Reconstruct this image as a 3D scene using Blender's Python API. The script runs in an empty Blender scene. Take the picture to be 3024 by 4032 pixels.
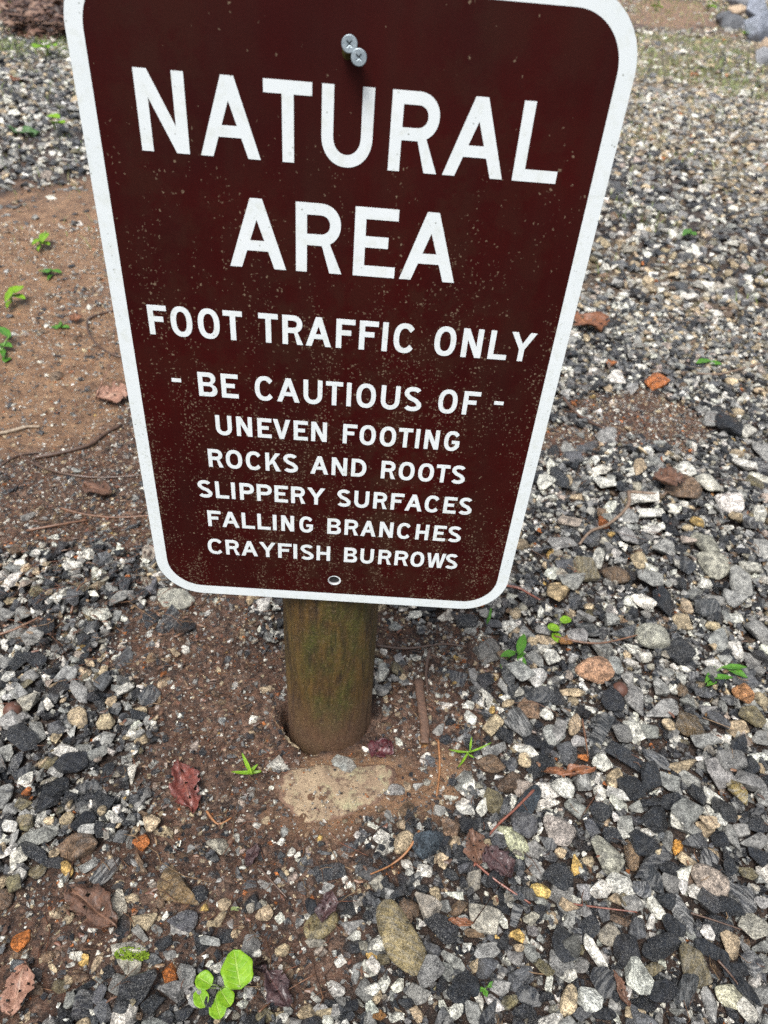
import bpy, bmesh, math, random
import numpy as np

# ------------------------------------------------------------------ camera, world, sun, exposure
scene = bpy.context.scene
col = scene.collection
cam_data = bpy.data.cameras.new("camera")
cam = bpy.data.objects.new("camera", cam_data)
col.objects.link(cam)
cam.location = (0.02011, -0.45546, 0.70859)
cam.rotation_euler = (0.89145, -0.071692, 0.016476)
cam_data.sensor_fit = 'VERTICAL'
cam_data.sensor_height = 36.0
cam_data.lens = 25.4524
cam_data.clip_start = 0.01
cam_data.clip_end = 400.0
cam_data.dof.use_dof = True
cam_data.dof.focus_distance = 0.575
cam_data.dof.aperture_fstop = 10.0
scene.camera = cam

SUN_EL, SUN_AZ = math.radians(64), math.radians(205)   # high, behind the camera and to its left
world = bpy.data.worlds.new("World")
scene.world = world
world.use_nodes = True
wn = world.node_tree.nodes; wl = world.node_tree.links
wn.clear()
sky = wn.new("ShaderNodeTexSky"); sky.sky_type = 'NISHITA'; sky.sun_disc = False
sky.sun_elevation = SUN_EL; sky.sun_rotation = SUN_AZ
sky.air_density = 1.0; sky.dust_density = 6.0; sky.ozone_density = 1.0
hs = wn.new("ShaderNodeHueSaturation"); hs.inputs["Saturation"].default_value = 0.5   # an overcast, almost colourless sky
bg = wn.new("ShaderNodeBackground"); bg.inputs[1].default_value = 0.068
wo = wn.new("ShaderNodeOutputWorld")
wl.new(sky.outputs[0], hs.inputs["Color"]); wl.new(hs.outputs[0], bg.inputs[0]); wl.new(bg.outputs[0], wo.inputs[0])

sun_data = bpy.data.lights.new("sun", 'SUN')
sun_data.energy = 1.5
sun_data.angle = math.radians(24)
sun_data.color = (1.0, 0.98, 0.955)
sun = bpy.data.objects.new("sun", sun_data); col.objects.link(sun)
# direction towards the sun (sky rotation turns clockwise from +Y)
_d = (math.sin(SUN_AZ) * math.cos(SUN_EL), math.cos(SUN_AZ) * math.cos(SUN_EL), math.sin(SUN_EL))
from mathutils import Vector, Matrix, Euler
sun.rotation_euler = Vector(_d).to_track_quat('Z', 'Y').to_euler()
sun.location = (0, 0, 5)

scene.cycles.use_denoising = False      # keeps the fine grain of the stones
scene.view_settings.view_transform = 'Standard'
scene.view_settings.look = 'None'
scene.view_settings.exposure = 1.32
scene.view_settings.gamma = 1.0
scene.view_settings.use_curve_mapping = False

IN = 0.0254
rnd = random.Random(7)
rng = np.random.default_rng(11)

# ------------------------------------------------------------------ measured places on the ground (metres)
# stones: x, y, length, width, heading, kind[, label]; the sign stands at the origin, z = 0 is the ground
STONES = [
[-0.2965,-0.1093,0.0152,0.0102,-0.2751,"w"],
[-0.2783,-0.1367,0.0149,0.0169,0.4558,"w"],
[-0.2945,-0.13,0.0122,0.0063,-0.7788,"t"],
[-0.2835,-0.1046,0.013,0.0104,0.0536,"v"],
[-0.2682,-0.1169,0.0355,0.0135,0.3521,"s"],
[-0.2881,-0.1191,0.0147,0.008,1.622,"g"],
[-0.2645,-0.1323,0.0313,0.0119,-0.5421,"d"],
[-0.2268,-0.1259,0.0342,0.0232,0.0511,"b","grey brown blunt cobble with a flat top half sunk in mud, left of the seedling"],
[-0.2115,-0.1393,0.0158,0.0097,0.7719,"g"],
[-0.1941,-0.1438,0.0279,0.0156,0.9846,"n"],
[-0.242,-0.1408,0.0208,0.0097,-0.271,"d"],
[-0.2221,-0.143,0.0073,0.0037,-0.812,"w"],
[-0.255,-0.1489,0.0143,0.0109,0.6727,"v"],
[-0.2464,-0.1319,0.0092,0.0075,0.7969,"t"],
[-0.2826,-0.1595,0.0112,0.0112,0.0479,"t"],
[-0.2703,-0.163,0.0118,0.0126,0.441,"v"],
[-0.2761,-0.1753,0.0175,0.0158,1.3974,"b"],
[-0.1279,-0.1563,0.0474,0.0229,-0.8622,"B","large brown wedge of rock with a sharp ridge standing in the mud"],
[-0.1388,-0.1674,0.0109,0.0086,-0.998,"b"],
[-0.1139,-0.185,0.0203,0.0173,0.0445,"g"],
[-0.1751,-0.1751,0.027,0.0172,1.4911,"W","bright white pointed quartz stone left of the moss"],
[-0.1879,-0.1786,0.0141,0.01,1.605,"w"],
[-0.1981,-0.1692,0.0108,0.0079,0.6348,"g"],
[-0.2031,-0.1619,0.0072,0.0061,0.0473,"t"],
[-0.1479,-0.1879,0.0213,0.0129,0.2163,"t"],
[-0.1476,-0.1964,0.0159,0.0097,-0.2635,"s"],
[-0.1639,-0.1886,0.023,0.0135,1.5766,"d"],
[-0.1544,-0.2078,0.029,0.0116,-0.037,"G","pale flat stone with a stripe of bright green moss on its lower edge"],
[-0.1359,-0.2138,0.0198,0.0112,0.2078,"m"],
[-0.1519,-0.2216,0.0207,0.0123,-0.3264,"c"],
[-0.1278,-0.203,0.0157,0.0109,0.3911,"d"],
[-0.1189,-0.2104,0.0101,0.0078,0.3859,"g"],
[-0.2492,-0.2054,0.0164,0.0152,1.3588,"O","jagged rusty orange rock lying left of the dead brown leaf"],
[-0.1151,-0.2262,0.0162,0.0105,-0.9859,"O","rusty orange chunk of stone just left of the round leaved seedling"],
[-0.1967,-0.2159,0.0117,0.0073,-0.39,"w"],
[-0.1996,-0.2231,0.0073,0.0046,0.2091,"w"],
[-0.1897,-0.2191,0.0089,0.0095,1.2845,"y"],
[-0.2427,-0.224,0.0126,0.0099,0.4045,"m"],
[-0.221,-0.2173,0.0103,0.0089,0.4032,"b"],
[-0.1895,-0.2313,0.0143,0.0088,-0.2516,"b"],
[-0.1673,-0.227,0.012,0.0114,1.2556,"d"],
[-0.1784,-0.2196,0.017,0.0063,1.2712,"t"],
[-0.2139,-0.225,0.0107,0.0047,-0.5115,"t"],
[-0.1907,-0.2498,0.0112,0.0112,1.0373,"g"],
[-0.1783,-0.2518,0.02,0.0166,1.4873,"M"],
[-0.1684,-0.2448,0.0141,0.0089,1.4752,"m"],
[-0.1611,-0.256,0.0162,0.0109,-0.7823,"m"],
[-0.1516,-0.2375,0.0211,0.0135,-0.2525,"s"],
[-0.1372,-0.2411,0.0316,0.0199,0.5657,"D","large dark slate grey angular stone beside the rusty orange chunk, below the mossy stone"],
[-0.1109,-0.2393,0.0199,0.0134,0.0389,"s"],
[-0.1015,-0.2304,0.0125,0.0103,0.0398,"s"],
[-0.1226,-0.2497,0.0181,0.0124,0.3678,"d"],
[-0.1822,-0.2387,0.0152,0.008,0.2032,"d"],
[-0.2027,-0.2387,0.0122,0.0093,0.0393,"v"],
[-0.2195,-0.2418,0.013,0.0092,0.0391,"b"],
[-0.2252,-0.2293,0.0156,0.0063,-0.7602,"m"],
[-0.2151,-0.1573,0.0093,0.0082,0.0478,"d"],
[-0.1806,-0.1567,0.0104,0.0072,0.0477,"d"],
[-0.1789,-0.1334,0.0117,0.0087,0.0501,"d"],
[-0.1693,-0.1367,0.0103,0.006,-0.2773,"g"],
[-0.1914,-0.1112,0.0124,0.0108,1.3193,"m"],
[-0.2194,-0.1087,0.0219,0.0096,0.2452,"g"],
[-0.2563,-0.1078,0.0109,0.0069,0.0532,"g"],
[-0.1651,-0.0953,0.0144,0.0166,0.6628,"t"],
[-0.1701,-0.1163,0.0149,0.0136,0.6532,"o"],
[-0.4274,0.2134,0.0257,0.0182,1.5754,"w"],
[-0.4116,0.1541,0.0198,0.019,1.381,"g"],
[-0.391,0.1558,0.0225,0.0169,1.1496,"g"],
[-0.3559,0.1416,0.0192,0.0262,0.0799,"d"],
[-0.2158,0.2055,0.0463,0.0287,-0.2571,"G","pale flat speckled stone just below the sign, left lower corner"],
[-0.2142,0.1684,0.0454,0.0239,1.396,"M"],
[-0.1912,0.1634,0.0228,0.0251,0.0808,"d"],
[-0.2374,0.1684,0.0278,0.0192,1.4153,"d"],
[-0.2966,0.1655,0.0243,0.0186,-0.3416,"w"],
[-0.2795,0.1689,0.0138,0.0112,1.4505,"g"],
[-0.2829,0.1946,0.028,0.0152,1.0875,"g"],
[-0.3394,0.1919,0.0212,0.0226,0.887,"m"],
[-0.3059,0.0714,0.0217,0.0205,1.2741,"g"],
[-0.2847,0.0518,0.0383,0.0109,-0.7491,"g"],
[-0.2614,0.0648,0.0195,0.019,0.545,"m"],
[-0.2524,0.106,0.0292,0.0177,1.239,"m"],
[-0.2683,0.0825,0.0134,0.0089,1.4309,"t"],
[-0.2887,0.0793,0.0174,0.0097,-0.4835,"t"],
[-0.286,0.0914,0.0152,0.008,-0.6335,"t"],
[-0.3317,0.0291,0.0203,0.0251,0.5481,"c"],
[-0.2745,0.0179,0.0261,0.018,-0.6063,"T","round cream pebble with dark pits, right of the left acorn"],
[-0.245,0.0161,0.0178,0.017,0.2848,"t"],
[-0.3129,-0.0001,0.0303,0.012,-0.8946,"g"],
[-0.2935,0.0041,0.0194,0.016,0.065,"m"],
[-0.3224,-0.0135,0.0402,0.0215,-0.7038,"d"],
[-0.3691,0.0397,0.01,0.0171,0.0693,"w"],
[-0.3616,0.0218,0.0147,0.0256,0.0674,"w"],
[-0.3341,-0.0321,0.0175,0.0168,0.778,"g"],
[-0.3193,-0.0406,0.0237,0.0135,1.6498,"M"],
[-0.3045,-0.0528,0.0206,0.013,1.0011,"M"],
[-0.274,-0.0229,0.0252,0.0151,-0.4499,"w"],
[-0.2571,-0.0191,0.0193,0.0131,0.2753,"g"],
[-0.2875,-0.0387,0.0176,0.0127,0.272,"v"],
[-0.2762,-0.0486,0.0126,0.0129,0.4974,"g"],
[-0.2625,-0.0385,0.03,0.0218,0.4987,"d"],
[-0.2254,-0.0429,0.0203,0.015,1.1676,"d"],
[-0.2699,-0.0674,0.0283,0.0241,1.6,"d"],
[-0.271,-0.0859,0.0203,0.0158,1.1932,"d"],
[-0.2397,-0.0606,0.0246,0.0122,0.3701,"M"],
[-0.3048,-0.089,0.0137,0.0138,1.4441,"g"],
[-0.2924,-0.0847,0.0155,0.0109,0.0558,"v"],
[-0.2939,-0.0738,0.0093,0.0081,0.3733,"o"],
[-0.3186,-0.0776,0.0178,0.0246,0.0567,"g"],
[-0.285,-0.1021,0.0142,0.0105,0.0539,"v"],
[-0.214,-0.0906,0.0101,0.0083,1.5403,"t"],
[-0.2469,-0.0965,0.0121,0.0116,1.1664,"t"],
[-0.2303,-0.0992,0.0219,0.0143,0.5749,"d"],
[-0.3112,-0.0735,0.0067,0.0037,0.0571,"m"],
[-0.3464,0.0668,0.0186,0.0135,0.1872,"g"],
[-0.3706,0.0651,0.0127,0.0147,0.072,"w"],
[-0.3832,0.0859,0.0131,0.0147,0.8632,"g"],
[-0.2135,0.0348,0.0154,0.0083,-0.3169,"t"],
[-0.2135,0.0257,0.0216,0.0112,-0.2264,"d"],
[-0.207,0.0541,0.0233,0.0206,0.9816,"M"],
[-0.1986,0.075,0.0105,0.0116,0.0717,"t"],
[-0.2014,0.0891,0.008,0.0093,0.0732,"o"],
[-0.1942,0.1211,0.0124,0.0144,0.0764,"t"],
[-0.183,0.1274,0.0097,0.0109,0.077,"w"],
[-0.3389,0.1818,0.0185,0.018,0.0839,"m"],
[-0.0455,0.0149,0.0112,0.0045,-0.8434,"t"],
[-0.0368,0.0066,0.013,0.0053,-0.594,"t"],
[-0.0241,0.0011,0.0123,0.0049,-0.2298,"t"],
[-0.0109,0.0004,0.0066,0.0037,0.0628,"t"],
[-0.0527,0.0234,0.0077,0.0045,-0.9988,"t"],
[0.0039,0.0004,0.0099,0.0074,0.0627,"w"],
[0.0237,0.0104,0.014,0.006,0.7336,"w"],
[0.0197,-0.0158,0.0267,0.0163,-0.51,"g"],
[-0.077,0.0764,0.0132,0.0126,0.7135,"t"],
[0.0585,0.1061,0.0208,0.0123,1.2368,"w"],
[-0.3696,0.0886,0.0223,0.0164,1.5232,"d"],
[-0.3527,0.0933,0.0295,0.0169,-0.6148,"d"],
[-0.1144,-0.1842,0.0245,0.015,-0.1161,"m"],
[-0.1056,-0.1616,0.0184,0.0142,1.2131,"d"],
[-0.0811,-0.1669,0.0122,0.0112,0.0462,"t"],
[-0.0423,-0.1742,0.0144,0.0125,0.9491,"T","cream rounded pebble with orange stains, in mud above the dark leaf bits"],
[-0.083,-0.1797,0.013,0.0079,1.3824,"t"],
[-0.0981,-0.1714,0.0081,0.0064,0.6914,"y"],
[-0.0899,-0.1836,0.0079,0.0068,0.7796,"t"],
[-0.076,-0.1932,0.0162,0.0121,0.0435,"d"],
[-0.0864,-0.2011,0.0167,0.0104,-0.5621,"g"],
[-0.0524,-0.2016,0.0166,0.0162,0.7458,"s"],
[-0.045,-0.2077,0.0085,0.0076,1.1305,"w"],
[-0.0237,-0.2024,0.0118,0.0098,0.0423,"t"],
[0.009,-0.1787,0.0308,0.0207,0.7254,"V","olive grey wedge shaped stone left of the long olive rock"],
[-0.0116,-0.1791,0.0094,0.0083,0.0446,"g"],
[-0.028,-0.1767,0.01,0.0083,-0.7549,"w"],
[-0.005,-0.1725,0.0078,0.0058,0.0452,"w"],
[0.0059,-0.1947,0.0185,0.0065,0.0429,"c"],
[0.038,-0.1784,0.0175,0.0117,0.5392,"g"],
[0.0264,-0.2303,0.016,0.0121,-0.3448,"w"],
[-0.0133,-0.2395,0.0081,0.0082,1.082,"w"],
[0.0548,-0.2137,0.0136,0.0127,0.514,"w"],
[0.0426,-0.2175,0.0181,0.008,1.4213,"g"],
[0.0521,-0.2306,0.0169,0.0135,-0.5943,"s"],
[0.0152,-0.2469,0.0133,0.0061,-0.1118,"g"],
[-0.0131,-0.2501,0.0079,0.0076,1.0759,"g"],
[0.0392,-0.2438,0.0113,0.008,0.0378,"d"],
[-0.0305,-0.2525,0.0151,0.0104,0.0372,"v"],
[-0.0174,-0.2185,0.0116,0.0113,0.0406,"b"],
[0.0093,-0.2382,0.009,0.0042,-0.5748,"w"],
[-0.1006,-0.2284,0.0154,0.0157,0.04,"s"],
[-0.0968,-0.2541,0.0149,0.0112,0.0373,"d"],
[-0.0268,-0.2427,0.0129,0.0073,-0.717,"d"],
[0.0558,-0.2476,0.0122,0.0106,-0.7598,"w"],
[0.0396,-0.1887,0.0121,0.0091,0.0434,"w"],
[0.039,-0.1977,0.0174,0.01,0.2019,"d"],
[0.0226,-0.2426,0.0113,0.0053,0.038,"d"],
[0.0134,-0.1335,0.0292,0.015,0.1352,"D"],
[0.0504,-0.1305,0.0236,0.0151,-0.0366,"m"],
[0.0458,-0.119,0.0167,0.0096,-0.1237,"d"],
[0.0308,-0.1071,0.0133,0.0098,0.0517,"m"],
[0.0157,-0.1163,0.0083,0.0066,0.9368,"w"],
[-0.0255,-0.1166,0.0106,0.0073,1.3341,"w"],
[-0.0192,-0.1199,0.0069,0.0055,0.7761,"w"],
[-0.0472,-0.1478,0.0166,0.0065,-0.4437,"g"],
[-0.0603,-0.1485,0.0125,0.0078,0.048,"m"],
[-0.0353,-0.0956,0.0097,0.0076,1.1699,"g"],
[-0.037,-0.1063,0.0072,0.0067,0.0521,"w"],
[-0.063,-0.0895,0.0079,0.0064,0.054,"w"],
[-0.0803,-0.103,0.0091,0.0057,-0.9218,"w"],
[0.0531,-0.0833,0.01,0.0071,0.054,"w"],
[0.0609,-0.0949,0.0098,0.0113,-0.8484,"w"],
[-0.0013,-0.1643,0.0134,0.0098,-0.9454,"d"],
[-0.0108,-0.1494,0.0125,0.009,-1.1164,"m"],
[0.0115,-0.1473,0.0138,0.0089,0.0477,"g"],
[0.026,-0.1663,0.0102,0.0075,0.0457,"d"],
[0.0795,-0.191,0.0609,0.0298,-1.0319,"V","long olive brown rounded rock with a waist, biggest stone in front of the post"],
[0.1093,-0.1055,0.0311,0.0206,0.2235,"Q","oval slate blue stone with a pale tan rim, in mud at gravel edge"],
[0.0837,-0.1025,0.024,0.0156,0.8137,"t"],
[0.0647,-0.0966,0.0158,0.0088,-0.7595,"w"],
[0.0878,-0.1252,0.015,0.0091,-1.218,"w"],
[0.1044,-0.129,0.0139,0.0108,-0.3007,"w"],
[0.1337,-0.086,0.0223,0.0182,-1.2747,"b"],
[0.1511,-0.0793,0.0178,0.0181,0.0538,"d"],
[0.1654,-0.1026,0.0093,0.0074,0.0514,"t"],
[0.1954,-0.0942,0.0348,0.019,-1.0354,"C","pale greenish cream flaky stone beside the mat of purple dead leaves"],
[0.2061,-0.0796,0.0258,0.0254,-0.7369,"m"],
[0.2422,-0.0834,0.0309,0.0263,-0.3256,"P","rounded pinkish grey pitted stone above the yellow pebble"],
[0.2127,-0.1214,0.0218,0.0119,-0.8245,"g"],
[0.215,-0.1421,0.0178,0.0119,-0.5025,"Y","smooth yellow pebble resting on dark gravel"],
[0.2339,-0.1457,0.0215,0.0191,0.0468,"s"],
[0.2365,-0.1578,0.017,0.0102,-0.1223,"g"],
[0.214,-0.1522,0.0126,0.0057,-0.1226,"g"],
[0.2329,-0.1309,0.0267,0.0232,0.0483,"d"],
[0.1947,-0.1475,0.0268,0.0125,-0.0367,"M"],
[0.1041,-0.1627,0.0249,0.0195,-0.6508,"c"],
[0.115,-0.149,0.013,0.009,-1.0445,"t"],
[0.1226,-0.1592,0.0104,0.0098,0.046,"g"],
[0.1325,-0.1482,0.0171,0.0069,-0.209,"w"],
[0.1346,-0.1613,0.0176,0.0117,0.8288,"b"],
[0.1561,-0.1721,0.0294,0.0242,-0.5704,"S","round pale stone mottled with dark specks, right of the long olive rock"],
[0.1372,-0.1751,0.0137,0.0115,0.0443,"g"],
[0.1171,-0.1812,0.0288,0.0231,-0.1188,"D","lumpy black rock touching the long olive rock"],
[0.1014,-0.1787,0.0103,0.0046,0.4398,"w"],
[0.1733,-0.1719,0.0152,0.0078,-1.0836,"w"],
[0.188,-0.168,0.0199,0.0141,-1.5056,"n"],
[0.1767,-0.1616,0.0134,0.0097,-1.0914,"d"],
[0.2004,-0.1702,0.0146,0.0091,0.7096,"c"],
[0.2021,-0.1785,0.0103,0.0088,0.0437,"s"],
[0.1871,-0.1843,0.012,0.0104,-0.6739,"y"],
[0.2262,-0.1903,0.0305,0.0216,-1.1235,"D","smooth dark oval stone with pale flecks, in the lower right gravel"],
[0.1472,-0.1845,0.0168,0.0099,-0.4683,"b"],
[0.1578,-0.1972,0.0229,0.0126,0.3444,"g"],
[0.128,-0.2053,0.0217,0.0087,-0.7322,"g"],
[0.1221,-0.2147,0.0142,0.0103,-1.0172,"g"],
[0.1053,-0.2159,0.0226,0.0181,0.4971,"s"],
[0.1474,-0.2089,0.0117,0.0085,0.9515,"t"],
[0.1977,-0.197,0.0152,0.0105,-0.9864,"g"],
[0.183,-0.2035,0.0144,0.0118,0.0413,"s"],
[0.1921,-0.21,0.0114,0.0042,0.3339,"w"],
[0.2068,-0.2104,0.0185,0.0114,-0.2868,"v"],
[0.1855,-0.2189,0.0225,0.0146,0.3311,"m"],
[0.1663,-0.2262,0.0161,0.0121,0.0391,"g"],
[0.1598,-0.2374,0.0177,0.0092,-0.6328,"w"],
[0.1484,-0.236,0.0143,0.0064,-1.4509,"w"],
[0.1376,-0.2245,0.0218,0.0181,-0.4486,"d"],
[0.0959,-0.2317,0.0194,0.0142,-0.2719,"s"],
[0.079,-0.2259,0.0116,0.0093,0.3442,"w"],
[0.0668,-0.2245,0.0117,0.0086,1.0129,"w"],
[0.0602,-0.2367,0.0142,0.0065,1.0119,"t"],
[0.057,-0.2136,0.0128,0.0094,-0.9634,"w"],
[0.0569,-0.2304,0.0126,0.0092,0.0391,"w"],
[0.0775,-0.2485,0.0117,0.007,0.728,"w"],
[0.0956,-0.2461,0.0117,0.0081,-0.977,"t"],
[0.0631,-0.249,0.0113,0.0079,0.0372,"B"],
[0.1257,-0.2458,0.0188,0.0097,0.4744,"w"],
[0.1413,-0.2461,0.0167,0.0126,-1.017,"g"],
[0.1166,-0.2408,0.0092,0.0061,-0.8006,"w"],
[0.1737,-0.236,0.014,0.0089,0.6093,"v"],
[0.1902,-0.2317,0.02,0.0157,-0.2793,"M"],
[0.2094,-0.2217,0.0122,0.0065,1.1376,"w"],
[0.2273,-0.2153,0.0143,0.0086,0.04,"w"],
[0.2225,-0.2359,0.0223,0.0105,1.0329,"U","long cream stone standing on edge at the bottom"],
[0.1295,-0.234,0.0182,0.0114,-0.2738,"d"],
[0.0858,-0.2384,0.0122,0.0083,-0.2693,"d"],
[0.0738,-0.2334,0.0082,0.0053,-1.3608,"g"],
[0.0654,-0.2074,0.0119,0.0087,0.0414,"v"],
[0.1409,-0.1944,0.0078,0.006,0.0424,"w"],
[0.1869,-0.195,0.009,0.007,0.0421,"t"],
[0.1735,-0.19,0.0137,0.0097,1.2765,"d"],
[0.157,-0.2114,0.0197,0.0144,0.0406,"m"],
[0.205,-0.232,0.0129,0.0073,0.0384,"d"],
[0.1812,-0.2438,0.0137,0.0098,0.0373,"d"],
[0.1555,-0.2447,0.0178,0.0084,0.923,"M"],
[0.121,-0.1176,0.0163,0.0092,0.545,"t"],
[0.1293,-0.1313,0.0131,0.0116,0.0488,"d"],
[0.1011,-0.1452,0.0135,0.0082,-0.4751,"d"],
[0.098,-0.1223,0.0084,0.0071,0.0498,"m"],
[0.1219,-0.1252,0.0084,0.0065,0.0494,"t"],
[0.2157,-0.1006,0.0149,0.0149,-0.5207,"g"],
[0.229,-0.0949,0.017,0.0112,-0.7397,"n"],
[0.2411,-0.1042,0.0113,0.0098,0.0509,"t"],
[0.1753,-0.1196,0.0202,0.0142,-1.1088,"M"],
[0.1098,-0.1977,0.013,0.011,-0.8219,"m"],
[0.284,-0.1076,0.033,0.0286,-0.5349,"G","flat grey lozenge shaped stone, upper left of the lower right gravel"],
[0.3116,-0.1043,0.0289,0.0125,-1.6426,"L","smooth brown bean shaped pebble standing among dark stones"],
[0.2529,-0.1166,0.0167,0.0105,-1.4851,"y"],
[0.2919,-0.1358,0.0267,0.0213,-0.4178,"w"],
[0.2571,-0.1433,0.0154,0.0111,-1.3856,"g"],
[0.2722,-0.1414,0.0206,0.0137,0.6239,"w"],
[0.2981,-0.1535,0.0185,0.0147,0.0458,"g"],
[0.3111,-0.1384,0.0172,0.015,-0.5283,"n"],
[0.323,-0.1535,0.0212,0.0125,-0.9946,"w"],
[0.3149,-0.1656,0.0159,0.0066,1.14,"w"],
[0.3642,-0.092,0.0154,0.0097,-1.7836,"A","golden amber stone wedged between grey stones"],
[0.3821,-0.0871,0.0278,0.0156,0.2858,"n"],
[0.3974,-0.073,0.0167,0.0169,-0.344,"t"],
[0.4131,-0.0661,0.0157,0.0134,-0.8476,"g"],
[0.4216,-0.0818,0.0276,0.0134,-1.4621,"g"],
[0.3753,-0.0708,0.0299,0.0203,0.0535,"s"],
[0.3667,-0.0686,0.015,0.0163,0.0538,"w"],
[0.3547,-0.0866,0.0254,0.0094,1.0668,"g"],
[0.3687,-0.109,0.0205,0.0129,-0.678,"t"],
[0.3918,-0.1015,0.0173,0.0163,-0.1293,"n"],
[0.3833,-0.1267,0.0326,0.0261,-0.3269,"p"],
[0.3549,-0.131,0.0201,0.0085,1.1179,"w"],
[0.3653,-0.1359,0.0123,0.0117,-0.7859,"w"],
[0.3756,-0.1459,0.0209,0.0211,-0.3206,"D"],
[0.3487,-0.1574,0.033,0.0175,-1.373,"N","long grey banded splinter of rock in the lower right gravel"],
[0.3789,-0.165,0.0274,0.0171,-0.0367,"D"],
[0.412,-0.1641,0.0256,0.0257,-0.3187,"G"],
[0.3673,-0.1726,0.0118,0.0108,-0.6449,"w"],
[0.3841,-0.181,0.0167,0.0196,-0.5283,"t"],
[0.3656,-0.1882,0.0277,0.019,-1.0109,"d"],
[0.4109,-0.1408,0.0252,0.0229,-0.3255,"n"],
[0.4428,-0.0873,0.0256,0.0132,0.4725,"g"],
[0.4348,-0.0731,0.0164,0.0121,0.053,"g"],
[0.443,-0.1002,0.0254,0.0209,-0.7133,"d"],
[0.4261,-0.1173,0.017,0.0111,0.0487,"v"],
[0.271,-0.1795,0.0202,0.0171,0.0433,"c"],
[0.2846,-0.1936,0.0233,0.0252,-0.2982,"D"],
[0.2983,-0.174,0.0167,0.0199,-0.9651,"m"],
[0.255,-0.1969,0.0312,0.0134,-1.3718,"w"],
[0.2575,-0.2198,0.0238,0.018,-0.9092,"M"],
[0.2419,-0.2328,0.0194,0.0183,-0.4681,"Z","white stone with black cracks near the bottom, left of the curled leaf"],
[0.2868,-0.2147,0.0264,0.0235,-1.1721,"w"],
[0.3049,-0.1938,0.0165,0.0134,0.0418,"d"],
[0.3199,-0.1859,0.0289,0.0172,0.4546,"d"],
[0.3432,-0.2015,0.0312,0.022,-1.2356,"v"],
[0.3081,-0.2236,0.0268,0.0161,0.3122,"d"],
[0.33,-0.2218,0.0301,0.0137,0.8075,"n"],
[0.3686,-0.2242,0.0217,0.0183,0.0385,"E","lumpy creamy white stone in the lower right corner"],
[0.3499,-0.2297,0.0268,0.0108,-1.478,"g"],
[0.3791,-0.2352,0.0167,0.0127,-0.9972,"w"],
[0.4003,-0.221,0.0138,0.0362,-1.2907,"g"],
[0.2233,-0.2354,0.024,0.0124,1.2042,"U"],
[0.2281,-0.2151,0.0113,0.0079,0.04,"w"],
[0.3993,-0.1971,0.0179,0.0164,-1.0345,"n"],
[0.3994,-0.1814,0.0112,0.0083,-0.7796,"g"],
[0.4163,-0.1807,0.0194,0.009,0.1864,"g"],
[0.4281,-0.1446,0.0139,0.0093,0.046,"g"],
[0.2373,-0.158,0.0168,0.0097,-0.3042,"t"],
[0.2316,-0.1959,0.0151,0.0175,0.0419,"x"],
[0.2399,-0.2067,0.0158,0.0104,0.5993,"s"],
[0.2557,-0.1737,0.0181,0.018,-1.1588,"d"],
[0.2706,-0.1598,0.0166,0.0099,-1.6004,"m"],
[0.2846,-0.1669,0.0208,0.0081,-0.122,"b"],
[0.2883,-0.2348,0.019,0.0122,0.0378,"d"],
[0.2527,-0.2417,0.0187,0.0101,0.0372,"d"],
[0.2775,-0.2426,0.0149,0.0091,-0.2834,"t"],
[0.3004,-0.239,0.0089,0.0056,0.0373,"w"],
[0.3838,-0.2197,0.0275,0.0117,-1.1421,"d"],
[0.2349,-0.2433,0.0186,0.0101,0.0372,"m"],
[0.3284,-0.111,0.0473,0.012,0.5545,"M"],
[0.3461,-0.1163,0.0207,0.0157,-0.1274,"d"],
[0.3266,-0.127,0.0229,0.0225,-0.5376,"M"],
[0.3427,-0.1322,0.0165,0.0178,0.0476,"s"],
[0.3351,-0.1455,0.0154,0.0169,-0.7651,"d"],
[0.3267,-0.0933,0.0277,0.0233,0.0515,"d"],
[0.3381,-0.0991,0.0132,0.0063,1.006,"t"],
[0.2768,-0.0774,0.0176,0.0168,-0.7711,"m"],
[0.2954,-0.0884,0.0197,0.0164,-0.5463,"d"],
[0.3356,-0.0797,0.0148,0.008,0.0528,"w"],
[0.4529,-0.068,0.0207,0.0163,0.0534,"d"],
[0.408,-0.1108,0.0189,0.0117,-1.7457,"d"],
[0.4079,-0.0851,0.0176,0.0151,-0.3415,"d"],
[0.3945,-0.1485,0.0201,0.0184,0.0458,"d"],
[0.3073,-0.206,0.0174,0.01,0.0406,"v"],
[0.3812,-0.2019,0.02,0.0112,0.0407,"d"],
[0.3339,-0.1703,0.0204,0.0143,-0.5198,"d"],
[0.1362,0.071,0.0159,0.0143,0.2697,"w"],
[0.164,0.0524,0.0138,0.0218,0.0669,"w"],
[0.1167,0.1488,0.0157,0.0107,-0.9889,"w"],
[0.0592,0.106,0.0258,0.0136,1.3082,"w"],
[0.0809,0.1372,0.014,0.0156,-0.3692,"g"],
[0.0771,0.1196,0.0203,0.0153,-0.9549,"v"],
[0.0549,0.1304,0.0098,0.0107,0.9444,"w"],
[0.0607,0.1475,0.0114,0.0095,-0.5812,"w"],
[0.0761,0.1879,0.0164,0.0158,0.5147,"g"],
[0.1273,0.0359,0.0194,0.0093,0.8603,"g"],
[0.1337,0.0226,0.0151,0.0121,-0.1375,"d"],
[0.1658,0.2039,0.0355,0.0223,-0.1543,"D"],
[0.1751,0.1864,0.0163,0.0127,0.0801,"g"],
[0.1426,0.213,0.0242,0.017,0.3068,"w"],
[0.1022,0.2118,0.0205,0.0128,0.3099,"w"],
[0.1938,0.1538,0.0313,0.0346,-0.6172,"s"],
[0.1521,0.1156,0.0283,0.0201,-0.8021,"M"],
[0.1846,0.1049,0.0217,0.0171,0.7875,"d"],
[0.1717,0.1133,0.0239,0.0093,-1.5073,"g"],
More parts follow.
